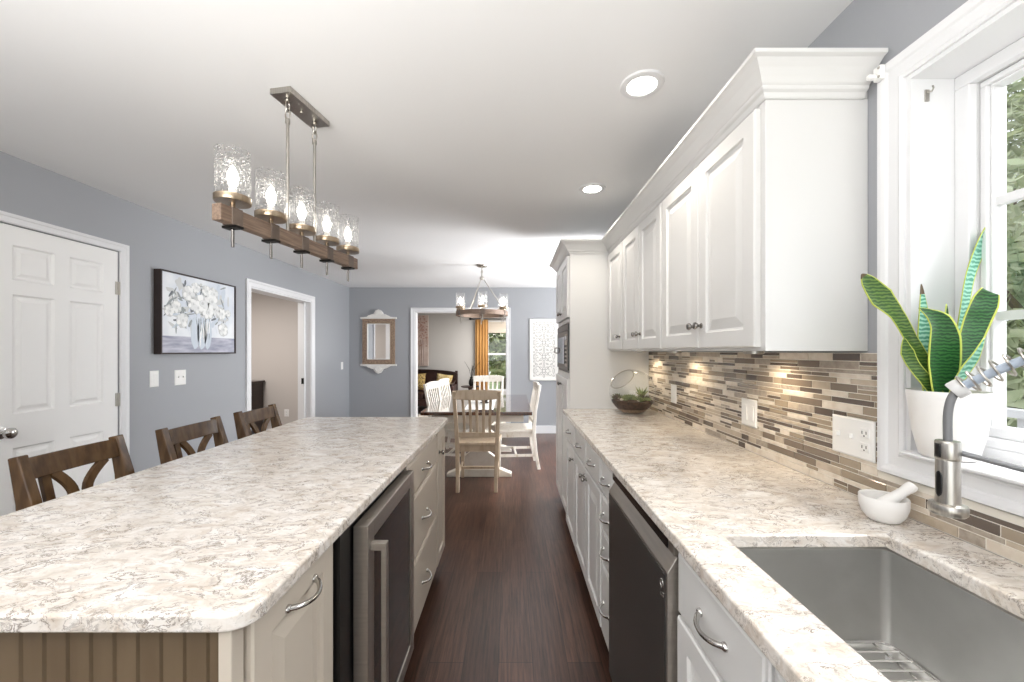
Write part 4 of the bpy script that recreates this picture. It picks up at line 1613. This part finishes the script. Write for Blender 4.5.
chair = make_chair('chair_white')
chair['label'] = 'white slat-back dining chair on the right side of the table, seen from the side'
chair.location = (0.045, 4.84, 0)
chair.rotation_euler = (0, 0, math.radians(94))
dup(chair, (-0.73, 4.885, 0), math.radians(-98), 'white slat-back dining chair on the left of the table, nearer of two')
dup(chair, (-0.68, 5.41, 0), math.radians(-98), 'white slat-back dining chair on the left of the table, farther of two')
dup(chair, (-0.36, 5.93, 0), PI, 'white slat-back dining chair at the far end of the table')
near_chair = make_chair('chair_white_shaded')
near_chair['label'] = 'shade-darkened white slat-back dining chair at the near end of the table, back to us'
near_chair.location = (-0.345, 4.17, 0)


def dining_table():
    t = thing('dining_table', 'dining table with brown plank top on a white trestle base', 'table', (-0.36, 4.97, 0))
    MB().box(-0.96, 0.22, 4.15, 5.80, 0.722, 0.760).build('tabletop', 'table_top', t, bevel=0.006, seg=3)
    MB().box(-0.85, 0.13, 4.24, 5.71, 0.640, 0.7215).build('apron', 'table_white', t)
    for y in (4.44, 5.52):
        fn = lambda a, b, d: (a, d, b)
        m = MB()
        m.prism([(-0.72, 0), (-0.72, 0.035), (-0.60, 0.085), (-0.12, 0.085), (0.0, 0.035), (0.0, 0)], fn, y - 0.05, y + 0.05)
        tr = MB()
        tr.prism([(-0.54, 0.0855), (-0.56, 0.20), (-0.43, 0.30), (-0.43, 0.52), (-0.56, 0.6395), (-0.16, 0.6395), (-0.29, 0.52), (-0.29, 0.30), (-0.16, 0.20), (-0.18, 0.0855)], fn, y - 0.035, y + 0.035)
        p = tr.build('trestle', 'table_white', t, bevel=0.006)
        m.build('foot', 'table_white', p, bevel=0.006)
    MB().box(-0.39, -0.33, 4.476, 5.484, 0.20, 0.30).build('stretcher', 'table_white', t)
    return t


dining_table()
# centrepiece on the table: lace runner and a dark bowl of white balls
m = MB()
m.box(-0.52, -0.20, 4.30, 5.66, 0.7605, 0.763)
tag(m.build('table_runner', 'panel_white'), 'white runner lying along the middle of the dining table', 'runner')
t = thing('centerpiece_bowl', 'dark bowl with white balls standing on the dining table', 'bowl', (-0.33, 4.85, 0.7635))
MB().lathe([(0.05, 0), (0.055, 0.008), (0.03, 0.02), (0.04, 0.03), (0.10, 0.065), (0.125, 0.10), (0.118, 0.10), (0.09, 0.066), (0.0, 0.040)], (-0.33, 4.85, 0.7635), seg=24).build('bowl', 'dark_wood', t, SM)
for k, (dx, dy) in enumerate(((-0.045, -0.03), (0.045, -0.02), (0.0, 0.05))):
    tag(MB().lathe([(0.038 * math.sin(PI * j / 8), 0.038 - 0.038 * math.cos(PI * j / 8)) for j in range(9)], (-0.33 + dx, 4.85 + dy, 0.826), seg=14).build('decorative_ball', 'ornament_white', None, SM),
        'white decorative ball in the dark bowl on the dining table', 'ball', 'white balls in the table bowl')

# ------------------------------------------------------------------ living room seen through the opening
def sofa():
    t = thing('sofa', 'dark brown camelback sofa in the room beyond the opening', 'sofa', (-2.2, 9.2, 0))
    x0, x1 = -3.15, -1.30
    fn = lambda a, b, d: (a, d, b)
    top = []
    for k in range(17):
        f = k / 16
        top.append((x0 + (x1 - x0) * f, 0.86 + 0.075 * math.sin(PI * f) ** 0.7))
    MB().prism([(x0, 0.18)] + top + [(x1, 0.18)], fn, 9.42, 9.62).build('back', 'sofa_leather', t, bevel=0.02, seg=3)
    m = MB()
    m.sweep([(a, 9.41, b + 0.010) for a, b in top], 0.05, 0.045, (0, 1, 0))
    m.build('top_rail', 'sofa_wood', t, bevel=0.008)
    MB().box(x0 + 0.13, x1 - 0.13, 8.80, 9.42, 0.17, 0.32).build('seat_base', 'sofa_leather', t, bevel=0.01)
    for k in range(3):
        w = (x1 - x0 - 0.28) / 3
        MB().box(x0 + 0.14 + k * w + 0.004, x0 + 0.14 + (k + 1) * w - 0.004, 8.79, 9.39, 0.321, 0.46).build('seat_cushion', 'sofa_leather', t, bevel=0.03, seg=3)
    for xa, xb in ((x0, x0 + 0.13), (x1 - 0.13, x1)):
        a = MB().box(xa, xb, 8.78, 9.42, 0.17, 0.62).build('arm', 'sofa_leather', t, bevel=0.03, seg=3)
        MB().sweep([((xa + xb) / 2, 8.75, 0.640), ((xa + xb) / 2, 9.1, 0.650), ((xa + xb) / 2, 9.40, 0.70)], 0.09, 0.04, (1, 0, 0)).build('arm_rail', 'sofa_wood', a, bevel=0.01)
    MB().box(x1 - 0.05, x1 + 0.015, 9.40, 9.47, 0.17, 0.93).build('back_post', 'sofa_wood', t, bevel=0.008)
    for x in (x0 + 0.07, x1 - 0.07):
        for y in (8.85, 9.55):
            MB().lathe([(0.02, 0), (0.03, 0.06), (0.035, 0.17)], (x, y, 0), seg=12).build('leg', 'sofa_wood', t, SM)


sofa()


def pillow(cx, y, cz, s, m_, label, rot=0.0):
    m = MB()
    n = 10
    for sd in (-1, 1):
        g = []
        for i in range(n + 1):
            row = []
            for j in range(n + 1):
                u, v = -1 + 2 * i / n, -1 + 2 * j / n
                th = 0.075 * max(0, (1 - u ** 4) * (1 - v ** 4)) ** 0.5
                pin = 1 - 0.06 * (1 - u * u) * abs(v) ** 3
                pin2 = 1 - 0.06 * (1 - v * v) * abs(u) ** 3
                row.append(m.v((u * s * pin2, sd * th, v * s * pin)))
            g.append(row)
        for i in range(n):
            for j in range(n):
                m.face([g[i][j], g[i + 1][j], g[i + 1][j + 1], g[i][j + 1]])
    bmesh.ops.remove_doubles(m.bm, verts=m.bm.verts, dist=0.0005)
    m.xf(Matrix.Translation((cx, y, cz)) @ Matrix.Rotation(rot, 4, 'Y') @ Matrix.Rotation(math.radians(-14), 4, 'X'))
    return tag(m.build('throw_pillow', m_, None, math.radians(60)), label, 'pillow', 'throw pillows on the brown sofa')


pillow(-1.58, 9.20, 0.675, 0.19, 'pillow_gold', 'gold throw pillow at the right end of the brown sofa', 0.15)
pillow(-2.20, 9.20, 0.685, 0.20, 'pillow_pattern', 'patterned throw pillow on the brown sofa beside the opening casing')


def end_table():
    t = thing('end_table', 'small dark end table between the sofa and the gold curtain', 'table', (-0.98, 9.35, 0))
    MB().lathe([(0, 0.545), (0.20, 0.545), (0.215, 0.555), (0.215, 0.568), (0.205, 0.575), (0, 0.575)], (-0.98, 9.35, 0), seg=32).build('tabletop', 'dark_wood', t, SM)
    MB().lathe([(0.05, 0.06), (0.025, 0.12), (0.045, 0.22), (0.022, 0.34), (0.03, 0.46), (0.06, 0.5445)], (-0.98, 9.35, 0), seg=18).build('pedestal', 'dark_wood', t, SM)
    for k in range(3):
        a = 2 * PI * k / 3 + 0.5
        MB().sweep([(-0.98 + 0.03 * math.cos(a), 9.35 + 0.03 * math.sin(a), 0.10), (-0.98 + 0.14 * math.cos(a), 9.35 + 0.14 * math.sin(a), 0.09), (-0.98 + 0.22 * math.cos(a), 9.35 + 0.22 * math.sin(a), 0.016)], 0.03, 0.03, (-math.sin(a), math.cos(a), 0)).build('leg', 'dark_wood', t)
    v = thing('twig_vase', 'dark vase of bare twigs on the end table', 'vase', (-0.95, 9.35, 0.5755))
    MB().lathe([(0.04, 0), (0.065, 0.05), (0.060, 0.12), (0.03, 0.18), (0.038, 0.21), (0.03, 0.205), (0.024, 0.18), (0, 0.17)], (-0.95, 9.35, 0.5755), seg=18).build('vase', 'iron', v, SM)
    rnd = random.Random(4)
    for k in range(9):
        a = rnd.uniform(0, 2 * PI)
        s = rnd.uniform(0.10, 0.26)
        h = rnd.uniform(0.22, 0.40)
        p = [(-0.95, 9.35, 0.76), (-0.95 + 0.3 * s * math.cos(a), 9.35 + 0.15 * s * math.sin(a), 0.78 + h * 0.5), (-0.95 + s * math.cos(a), 9.35 + 0.5 * s * math.sin(a), 0.78 + h)]
        MB().tube(p, [0.006, 0.005, 0.003], 6).build('twig', 'iron', v)


end_table()


def curtain():
    rod = thing('curtain_rod', 'dark curtain rod over the living room window', 'curtain rod', (-0.1, 9.70, 2.18))
    MB().tube([(-0.98, 9.70, 2.19), (1.0, 9.70, 2.19)], 0.013, 10).build('rod', 'iron', rod, SM)
    for x, s in ((-0.98, -1), (1.0, 1)):
        MB().lathe([(0.012, 0), (0.026, 0.015), (0.030, 0.035), (0.018, 0.06), (0, 0.07)], (x, 9.70, 2.19), (s, 0, 0), 14).build('finial', 'iron', rod, SM)
    for x in (-0.93, 0.95):
        MB().box(x - 0.008, x + 0.008, 9.70, 9.799, 2.182, 2.198).build('bracket', 'iron', rod)
    m = MB()
    nx, nz = 44, 10
    x0, x1 = -0.885, -0.575
    g = []
    for i in range(nx + 1):
        f = i / nx
        row = []
        for j in range(nz + 1):
            h = j / nz
            amp = 0.028 + 0.010 * math.sin(5 * h + 1)
            y = 9.68 + amp * math.sin(f * 2 * PI * 4.5 + 0.5 * math.sin(3 * h)) - 0.008
            row.append(m.v((x0 + (x1 - x0) * f * (1 + 0.04 * (1 - h)), y, 0.015 + 2.155 * h)))
        g.append(row)
    for i in range(nx):
        for j in range(nz):
            m.face([g[i][j], g[i + 1][j], g[i + 1][j + 1], g[i][j + 1]])
    tag(m.build('curtain', 'curtain_gold', None, math.radians(70), solid=0.004), 'gold floor-length curtain left of the living room window', 'curtain')
    t = thing('roman_shade', 'pleated fabric shade drawn up at the top of the living room window', 'shade', (0.06, 9.77, 1.84))
    for k in range(4):
        MB().box(LW[0] - 0.02, LW[1] + 0.02, 9.755 - 0.006 * k, 9.788, 1.845 + 0.068 * (3 - k), 1.845 + 0.068 * (3 - k) + 0.072).build('pleat', 'shade_fabric', t, bevel=0.006)


curtain()


def tree_picture():
    x0, x1, z0, z1 = -2.37, -2.06, 1.03, 2.28
    t = thing('tree_picture', 'tall narrow canvas of a red blossom tree in the room beyond', 'painting', ((x0 + x1) / 2, 9.80, z0))
    c = MB().box(x0, x1, 9.765, 9.799, z0, z1).build('canvas', 'tree_canvas', t)
    rnd = random.Random(3)
    m = MB()
    y = 9.764
    cx = (x0 + x1) / 2 - 0.02
    for px, w in ((cx, 0.018), (cx + 0.05, 0.010), (cx - 0.04, 0.009)):
        m.sweep([(px, y, z0 + 0.02), (px + 0.01, y, z0 + 0.35), (px - 0.01, y, z0 + 0.65)], 0.002, w, (0, 1, 0))
    m.build('painted_trunk', 'tree_trunk_paint', c)
    m = MB()
    for _ in range(110):
        u = max(x0 + 0.03, min(x1 - 0.03, rnd.gauss((x0 + x1) / 2, 0.085)))
        v = max(z0 + 0.5, min(z1 - 0.03, rnd.gauss(z0 + 0.86, 0.18)))
        m.lathe([(rnd.uniform(0.010, 0.024), 0), (0.006, 0.004), (0, 0.005)], (u, 9.7648, v), (0, -1, 0), 7)
    m.build('painted_blossom', 'blossom', c)


tree_picture()
tag(MB().box(-2.2, 0.9, 7.4, 8.70, 0.0005, 0.012).build('area_rug', 'rug'), 'pale patterned rug on the living room floor', 'rug')

# dresser in the side room
t = thing('dresser', 'dark wood dresser seen through the left doorway', 'dresser', (-4.55, 6.27, 0))
MB().box(-5.05, -4.07, 6.05, 6.478, 0.09, 0.885).build('body', 'dark_wood', t)
MB().box(-5.08, -4.04, 6.02, 6.48, 0.886, 0.92).build('top', 'dark_wood', t, bevel=0.005)
for j in range(3):
    for k in range(2):
        xa = -5.03 + k * 0.475
        d = MB().front('-Y', 6.03, xa, xa + 0.465, 0.12 + j * 0.255, 0.36 + j * 0.255, SLAB).build('drawer', 'dark_wood', t)
        ball_knob(d, '-Y', 6.03, xa + 0.232, 0.24 + j * 0.255)
for x in (-5.02, -4.10):
    for y in (6.08, 6.44):
        MB().box(x - 0.025, x + 0.025, y - 0.025, y + 0.025, 0, 0.0895).build('leg', 'dark_wood', t)

# ------------------------------------------------------------------ on the counter and the window sill
def snake_plant():
    cx, cy, z0 = 1.066, 0.965, KW[2] + 0.0095
    t = thing('snake_plant', 'snake plant in a white tapered pot on the window sill', 'plant', (cx, cy, z0))
    MB().lathe([(0, 0), (0.046, 0), (0.051, 0.004), (0.063, 0.060), (0.070, 0.125), (0.0745, 0.160), (0.073, 0.163), (0.070, 0.160), (0.066, 0.125), (0.0, 0.123)], (cx, cy, z0), seg=40).build('pot', 'pot_white', t, SM)
    MB().lathe([(0.0655, 0.1235), (0.066, 0.138), (0.04, 0.144), (0, 0.142)], (cx, cy, z0), seg=28).build('soil', 'soil', t, SM)
    zs = z0 + 0.135

    def leaf(path, widths, turn, m_, depths, tip=True, cup=0.22):
        """path: photo points from base to tip; depths: distance at base and tip; turn: yaw of the blade"""
        m = MB()
        n = len(path)
        P = [at(px, py, depths[0] + (depths[1] - depths[0]) * k / (n - 1)) for k, (px, py) in enumerate(path)]
        # resample smoothly
        Q, Wd = [], []
        steps = 6
        for k in range(n - 1):
            p0, p1, p2, p3 = P[max(k - 1, 0)], P[k], P[k + 1], P[min(k + 2, n - 1)]
            for s in range(steps if k < n - 2 else steps + 1):
                u = s / steps
                Q.append(0.5 * (2 * p1 + (p2 - p0) * u + (2 * p0 - 5 * p1 + 4 * p2 - p3) * u * u + (3 * p1 - p0 - 3 * p2 + p3) * u ** 3))
                Wd.append(widths[k] * (1 - u) + widths[k + 1] * u)
        rows = []
        for k, (q, w) in enumerate(zip(Q, Wd)):
            tg = (Q[min(k + 1, len(Q) - 1)] - Q[max(k - 1, 0)]).normalized()
            view = Vector((math.sin(turn), -math.cos(turn), 0))
            sd = tg.cross(view).normalized()
            nr = sd.cross(tg)
            rows.append([m.v(q + sd * (f * w / 2) + nr * (cup * w * (abs(f) ** 2) * 0.5)) for f in (-1, -0.90, -0.48, 0, 0.48, 0.90, 1)])
        for k, (a, b) in enumerate(zip(rows, rows[1:])):
            for j in range(6):
                m.mi = 1 if j in (0, 5) else 0
                if tip and k >= len(rows) - 4:
                    m.mi = 2
                m.face([a[j], a[j + 1], b[j + 1], b[j]])
        bmesh.ops.remove_doubles(m.bm, verts=m.bm.verts, dist=0.00005)
        m.build('leaf', [m_, 'leaf_edge', 'leaf_tip'], t, math.radians(70), solid=0.0022)
    leaf([(937, 400), (926, 370), (910, 338), (896, 314), (880, 297), (867, 281), (862, 274)], [0.026, 0.034, 0.026, 0.030, 0.050, 0.030, 0.002], -0.3, 'leaf_olive', (0.960, 0.93))
    leaf([(951, 400), (954, 372), (957, 345), (962, 310), (968, 276), (979, 246), (988, 226), (992, 216)], [0.030, 0.036, 0.040, 0.040, 0.040, 0.042, 0.022, 0.004], 0.35, 'leaf_pale', (0.99, 1.00))
    leaf([(950, 402), (957, 375), (964, 350), (973, 322), (982, 302), (988, 291)], [0.026, 0.040, 0.062, 0.074, 0.074, 0.050], 0.1, 'leaf_green', (0.965, 0.945), tip=False)
    leaf([(944, 402), (943, 384), (942, 362), (942, 340), (938, 324), (929, 314), (919, 308)], [0.046, 0.068, 0.080, 0.078, 0.060, 0.024, 0.001], 0.0, 'leaf_green', (0.955, 0.905), cup=0.16, tip=False)
    leaf([(946, 402), (947, 360), (946, 330), (946.5, 304)], [0.030, 0.034, 0.022, 0.001], 0.2, 'leaf_green', (0.975, 0.98), tip=False)
    leaf([(930, 402), (926, 368), (924, 336), (923, 308), (921.5, 284)], [0.026, 0.030, 0.032, 0.018, 0.001], -0.2, 'leaf_pale', (0.985, 0.99))
    leaf([(941, 400), (929, 384), (914, 366), (907, 352), (904, 338)], [0.024, 0.026, 0.024, 0.026, 0.002], -0.5, 'leaf_olive', (0.958, 0.94), tip=False)
    leaf([(948, 402), (952, 388), (961, 372), (973, 356), (984, 338)], [0.030, 0.042, 0.050, 0.040, 0.003], 0.4, 'leaf_pale', (0.945, 0.895), tip=False)
    leaf([(952, 402), (962, 368), (970, 348), (975, 330)], [0.026, 0.034, 0.030, 0.003], 0.5, 'leaf_olive', (0.99, 1.0), tip=False)


snake_plant()


def faucet():
    """pull-down spring faucet: column behind the sink, spout hose arching to the spray head over the basin"""
    colx, coly = 0.968, 0.33
    hx, hy = 0.718, 0.650
    t = thing('faucet', 'brushed nickel pull-down faucet spray head with spring hose over the sink', 'faucet', (colx, coly, ZT))
    MB().lathe([(0, 0), (0.032, 0), (0.032, 0.006), (0.026, 0.012), (0.024, 0.10), (0.021, 0.11), (0.0205, 0.47), (0, 0.475)], (colx, coly, ZT + 0.0005), seg=24).build('column', 'nickel', t, SM)
    MB().tube([(colx, coly - 0.022, ZT + 0.07), (colx, coly - 0.05, ZT + 0.075), (colx, coly - 0.11, ZT + 0.10)], [0.010, 0.009, 0.007], 10).build('lever', 'nickel', t, SM)
    # spray head
    zb = 1.132
    h = MB()
    h.lathe([(0, 0.0), (0.021, 0.0), (0.0235, 0.003), (0.0240, 0.012), (0.0225, 0.017), (0.0155, 0.019), (0.0148, 0.030), (0.0146, 0.088), (0.0142, 0.0895)], (hx, hy, zb), seg=32)
    hd = h.build('spray_head', 'nickel', t, SM)
    MB().lathe([(0.0142, 0.0895), (0.0152, 0.0905), (0.0156, 0.093), (0.0156, 0.118), (0.0145, 0.1205), (0, 0.1205)], (hx, hy, zb), seg=32).build('upper_collar', 'nickel', hd, SM)
    # oval black button on the left front of the head
    m = MB()
    ang = math.radians(205)
    pts = []
    A0 = math.radians(180)
    rows = []
    for k in range(13):
        f = -1 + 2 * k / 12
        zz = zb + 0.050 + 0.021 * f
        hw = 0.34 * math.sqrt(max(0.02, 1 - abs(f) ** 4))
        rows.append([m.v((hx + 0.0151 * math.cos(A0 + d * hw), hy + 0.0151 * math.sin(A0 + d * hw), zz)) for d in (-1, -0.5, 0, 0.5, 1)])
    for a, b in zip(rows, rows[1:]):
        for j in range(4):
            m.face([a[j], a[j + 1], b[j + 1], b[j]])
    m.build('spray_button', 'black_plastic', hd, SM, solid=0.0016)
    m = MB()
    rows = []
    for k in range(5):
        zz = zb + 0.094 + 0.022 * k / 4
        rows.append([m.v((hx + 0.0159 * math.cos(A0 - 0.1 + d * 0.32), hy + 0.0159 * math.sin(A0 - 0.1 + d * 0.32), zz)) for d in (-1, -0.5, 0, 0.5, 1)])
    for a, b in zip(rows, rows[1:]):
        for j in range(4):
            m.face([a[j], a[j + 1], b[j + 1], b[j]])
    m.build('grip_inset', 'black_plastic', hd, SM, solid=0.0014)
    # grey hose rising from the head into the spring collar
    c0 = Vector((hx, hy, zb + 0.1195))
    c1 = Vector((hx + 0.012, hy - 0.004, 1.338))
    hose = bez(c0, c0 + Vector((0, 0, 0.035)), c1 - Vector((0.012, -0.008, 0.024)), c1, 12)
    MB().tube(hose, 0.0058, 12).build('hose', 'hose_grey', t, SM)
    # arc of the spring towards the column
    end = Vector((colx, coly, ZT + 0.474))
    arc = bez(c1, c1 + Vector((0.055, -0.055, 0.066)), Vector((0.90, 0.44, 1.52)), end, 60)
    MB().tube(arc[:], 0.0066, 12).build('inner_hose', 'hose_blue', t, SM)
    d0 = (arc[1] - arc[0]).normalized()
    MB().lathe([(0.007, -0.008), (0.0135, -0.008), (0.0145, -0.005), (0.0145, 0.005), (0.0130, 0.009), (0.007, 0.009)], c1, d0, 24).build('spring_collar', 'collar_grey', t, SM)
    pts = []
    turns = 24
    N = turns * 14
    up = Vector((0, 0, 1))
    for k in range(N + 1):
        s = k / N * (len(arc) - 1)
        i = min(int(s), len(arc) - 2)
        p = arc[i].lerp(arc[i + 1], s - i)
        tg = (arc[i + 1] - arc[i]).normalized()
        a = tg.cross(up).normalized()
        b = a.cross(tg)
        th = 2 * PI * turns * k / N
        r = 0.0163
        pts.append(p + d0 * 0.008 * (1 - k / N) + a * r * math.cos(th) + b * r * math.sin(th))
    MB().tube(pts, 0.0017, 6).build('spring_coil', 'nickel', t, SM)
    MB().tube([(hx + 0.013, hy - 0.008, 1.234), (hx + 0.10, hy - 0.145, 1.205), (colx - 0.018, coly + 0.012, 1.135)], 0.0045, 10).build('docking_arm', 'hose_grey', t, SM)


faucet()

# mortar and pestle
mx_, my_ = 0.968, 1.028
MB_m = MB().lathe([(0, 0), (0.028, 0), (0.034, 0.004), (0.044, 0.018), (0.0495, 0.038), (0.0505, 0.060), (0.0490, 0.063), (0.0445, 0.061), (0.042, 0.042), (0.034, 0.022), (0.0, 0.014)], (mx_, my_, ZT + 0.0005), seg=40)
tag(MB_m.build('mortar', 'marble_white', None, SM), 'small white marble mortar on the counter beside the sink', 'mortar')
m = MB()
pa, pb = Vector((mx_ - 0.018, my_ - 0.004, ZT + 0.034)), Vector((mx_ + 0.066, my_ - 0.014, ZT + 0.096))
ax = (pb - pa)
Lp = ax.length
m.lathe([(0, 0), (0.011, 0.002), (0.0165, 0.010), (0.0165, 0.022), (0.0135, 0.045), (0.0115, Lp * 0.7), (0.0135, Lp * 0.9), (0.012, Lp * 0.97), (0, Lp)], pa, ax, 20)
tag(m.build('pestle', 'marble_white', None, SM), 'white marble pestle leaning in the mortar', 'pestle')


def terrarium():
    cx, cy, z0 = 0.862, 2.82, ZT + 0.0005
    t = thing('terrarium', 'round glass terrarium of succulents in the far corner of the counter', 'terrarium', (cx, cy, z0))
    R = 0.160
    # globe with a slanted opening facing the room
    m = MB()
    nrm = Vector((-0.62, -0.30, 0.72)).normalized()
    rows = 30
    seg = 48
    q = Vector((0, 0, 1)).rotation_difference(nrm)
    half = math.radians(34)
    rings = []
    c = Vector((cx, cy, z0 + R * 0.92))
    for i in range(rows + 1):
        a = half + (PI - half) * i / rows
        rings.append([q @ Vector((R * math.sin(a) * math.cos(2 * PI * k / seg), R * math.sin(a) * math.sin(2 * PI * k / seg), R * math.cos(a))) for k in range(seg)])
    vr = []
    for rg in rings:
        vr.append([m.v(c + Vector((p.x, p.y, max(p.z, -R * 0.915)))) for p in rg])
    for a, b in zip(vr, vr[1:]):
        for k in range(seg):
            m.face([a[k], a[(k + 1) % seg], b[(k + 1) % seg], b[k]])
    bmesh.ops.remove_doubles(m.bm, verts=m.bm.verts, dist=0.0002)
    m.build('glass_globe', 'bowl_glass', t, math.radians(60))
    rim = [c + p for p in rings[0]]
    MB().tube(rim, 0.0032, 8, closed=True).build('glass_rim', 'nickel', t, SM)

    def rr(h):
        return math.sqrt(max(0, R * R - (h - R * 0.92) ** 2)) - 0.004
    MB().lathe([(0, 0.004)] + [(rr(h), h) for h in (0.006, 0.012, 0.02, 0.030)] + [(0, 0.030)], (cx, cy, z0), seg=32).build('sand_layer', 'sand', t, SM)
    MB().lathe([(rr(h), h) for h in (0.0305, 0.045, 0.060, 0.075, 0.088)] + [(0.10, 0.098), (0, 0.100)], (cx, cy, z0), seg=32).build('soil', 'soil', t, SM)
    rnd = random.Random(9)
    k = 0
    while k < 46:
        u, v = rnd.uniform(-0.12, 0.12), rnd.uniform(-0.12, 0.12)
        if u * u + v * v > 0.0145:
            continue
        k += 1
        if rnd.random() < 0.45:
            s = rnd.uniform(0.008, 0.016)
            MB().lathe([(s * math.sin(PI * j / 6), s * 0.6 - s * 0.6 * math.cos(PI * j / 6)) for j in range(7)], (cx + u, cy + v, z0 + 0.092), seg=9).build('pebble', 'pebble', t, SM)
        else:
            m = MB()
            base = Vector((cx + u, cy + v, z0 + 0.094))
            tall = rnd.random() < 0.35
            for ring, (nn, el, ln) in enumerate(((7, 0.35, 0.030), (6, 0.8, 0.027), (4, 1.2, 0.024))):
                for j in range(nn):
                    a = 2 * PI * j / nn + ring * 0.4 + rnd.uniform(-0.1, 0.1)
                    e = el + (0.35 if tall else 0)
                    L = ln * (1.5 if tall else 1.0)
                    d = Vector((math.cos(a) * math.cos(e), math.sin(a) * math.cos(e), math.sin(e)))
                    m.tube([base, base + d * L * 0.55, base + d * L], [0.004, 0.0065 if not tall else 0.004, 0.0008], 6)
            m.build('succulent', rnd.choice(['succulent', 'succulent_dark', 'succulent']), t, SM)
    # trailing taller plant on the right
    m = MB()
    for j in range(16):
        a = rnd.uniform(0, 2 * PI)
        b0 = Vector((cx + 0.075, cy + 0.02, z0 + 0.092))
        tip = b0 + Vector((0.045 * math.cos(a), 0.045 * math.sin(a), rnd.uniform(0.05, 0.10)))
        m.tube([b0, (b0 + tip) / 2 + Vector((0, 0, 0.012)), tip], [0.003, 0.006, 0.001], 6)
    m.build('succulent', 'succulent', t, SM)


terrarium()

# blind bracket on the window casing and hook in the jamb
t = thing('blind_bracket', 'small white bracket screwed to the top corner of the window casing', 'bracket', (1.02, 1.10, 2.16))
MB().box(1.018, 1.032, 1.090, 1.112, 2.154, 2.192).build('plate', 'plastic_white', t, bevel=0.002)
MB().box(0.996, 1.018, 1.098, 1.110, 2.158, 2.170).build('clip', 'plastic_white', t, bevel=0.002)
for z in (2.161, 2.185):
    MB().lathe([(0.004, 0), (0.003, 0.002), (0, 0.0022)], (1.018, 1.095, z), (-1, 0, 0), 10).build('screw', 'nickel', t)
t = thing('wall_hook', 'tiny metal hook plate in the upper window jamb', 'hook', (1.09, 1.037, 2.06))
MB().box(1.085, 1.095, 1.0345, 1.0378, 2.055, 2.085).build('plate', 'nickel', t)
MB().tube([(1.09, 1.034, 2.078), (1.09, 1.024, 2.074), (1.09, 1.020, 2.080), (1.09, 1.022, 2.087)], 0.002, 6).build('hook', 'nickel', t)

# ------------------------------------------------------------------ outdoors
struct(MB().box(-16, 24, -10, 30, -0.55, -0.45).build('ground', 'grass'))
t = thing('deck_railing', 'white deck railing outside the kitchen window', 'railing', (3.2, 2.0, -0.45))
MB().box(3.15, 3.25, -2.0, 6.0, 0.98, 1.03).build('top_rail', 'trim_white', t)
MB().box(3.17, 3.23, -2.0, 6.0, 0.05, 0.10).build('bottom_rail', 'trim_white', t)
y = -1.95
while y < 6:
    MB().box(3.185, 3.215, y - 0.018, y + 0.018, 0.10, 0.98).build('baluster', 'trim_white', t)
    y += 0.13
for y in (-2.0, 0.0, 2.0, 4.0, 6.0):
    MB().box(3.14, 3.26, y - 0.06, y + 0.06, -0.45, 1.10).build('post', 'trim_white', t)
tag(MB().box(1.30, 3.12, -2.5, 3.5, -0.08, -0.02).box(2.75, 3.12, 3.5, 6.2, -0.08, -0.02).build('deck', 'deck_wood'), 'pale wooden deck outside the window', 'deck')


def tree(loc, h, rx, rz, m_, label, seed, n=2600, leaf=0.10):
    rnd = random.Random(seed)
    x, y, z = loc
    t = thing('tree', label, 'tree', loc, 'trees outside the windows')
    m = MB()
    m.tube([(x, y, z), (x + 0.05, y, z + h * 0.5), (x, y + 0.03, z + h)], [0.16, 0.11, 0.05], 8)
    for k in range(7):
        a = rnd.uniform(0, 2 * PI)
        zz = z + h * rnd.uniform(0.4, 0.8)
        m.tube([(x, y, zz), (x + rx * 0.6 * math.cos(a), y + rx * 0.6 * math.sin(a), zz + rz * 0.5)], [0.06, 0.02], 6)
    m.build('trunk', 'bark', t, SM)
    m = MB()
    blobs = [(rnd.gauss(0, 0.42) * rx, rnd.gauss(0, 0.42) * rx, rnd.uniform(-0.75, 0.75) * rz, rnd.uniform(0.3, 0.5) * rx) for _ in range(16)]
    for k in range(n):
        bx, by, bz, br = rnd.choice(blobs)
        d = Vector((rnd.gauss(0, 1), rnd.gauss(0, 1), rnd.gauss(0, 1))).normalized() * br * rnd.uniform(0.75, 1.05)
        p = Vector((x + bx, y + by, z + h + bz)) + d
        u = Vector((rnd.gauss(0, 1), rnd.gauss(0, 1), rnd.gauss(0, 1))).normalized()
        w = u.orthogonal().normalized()
        s = leaf * rnd.uniform(0.6, 1.3)
        m.face([m.v(p - u * s), m.v(p + w * s * 0.5), m.v(p + u * s), m.v(p - w * s * 0.5)])
    m.build('foliage', m_, t, recalc=False)


tree((7.2, 5.3, -0.45), 3.4, 2.3, 3.2, 'foliage', 'loose pale green tree outside the kitchen window', 1, 7000, 0.13)
tree((13.0, 10.2, -0.45), 5.0, 3.8, 4.6, 'foliage_dark', 'darker green tree farther off outside the kitchen window', 2, 8000, 0.22)
tree((-0.3, 14.0, -0.45), 2.2, 2.0, 1.9, 'foliage_dark', 'green tree close outside the living room window', 3, 6000, 0.12)
tree((2.2, 20.0, -0.45), 2.9, 2.4, 2.5, 'foliage', 'pale green tree behind another outside the living room window', 4, 2800, 0.12)
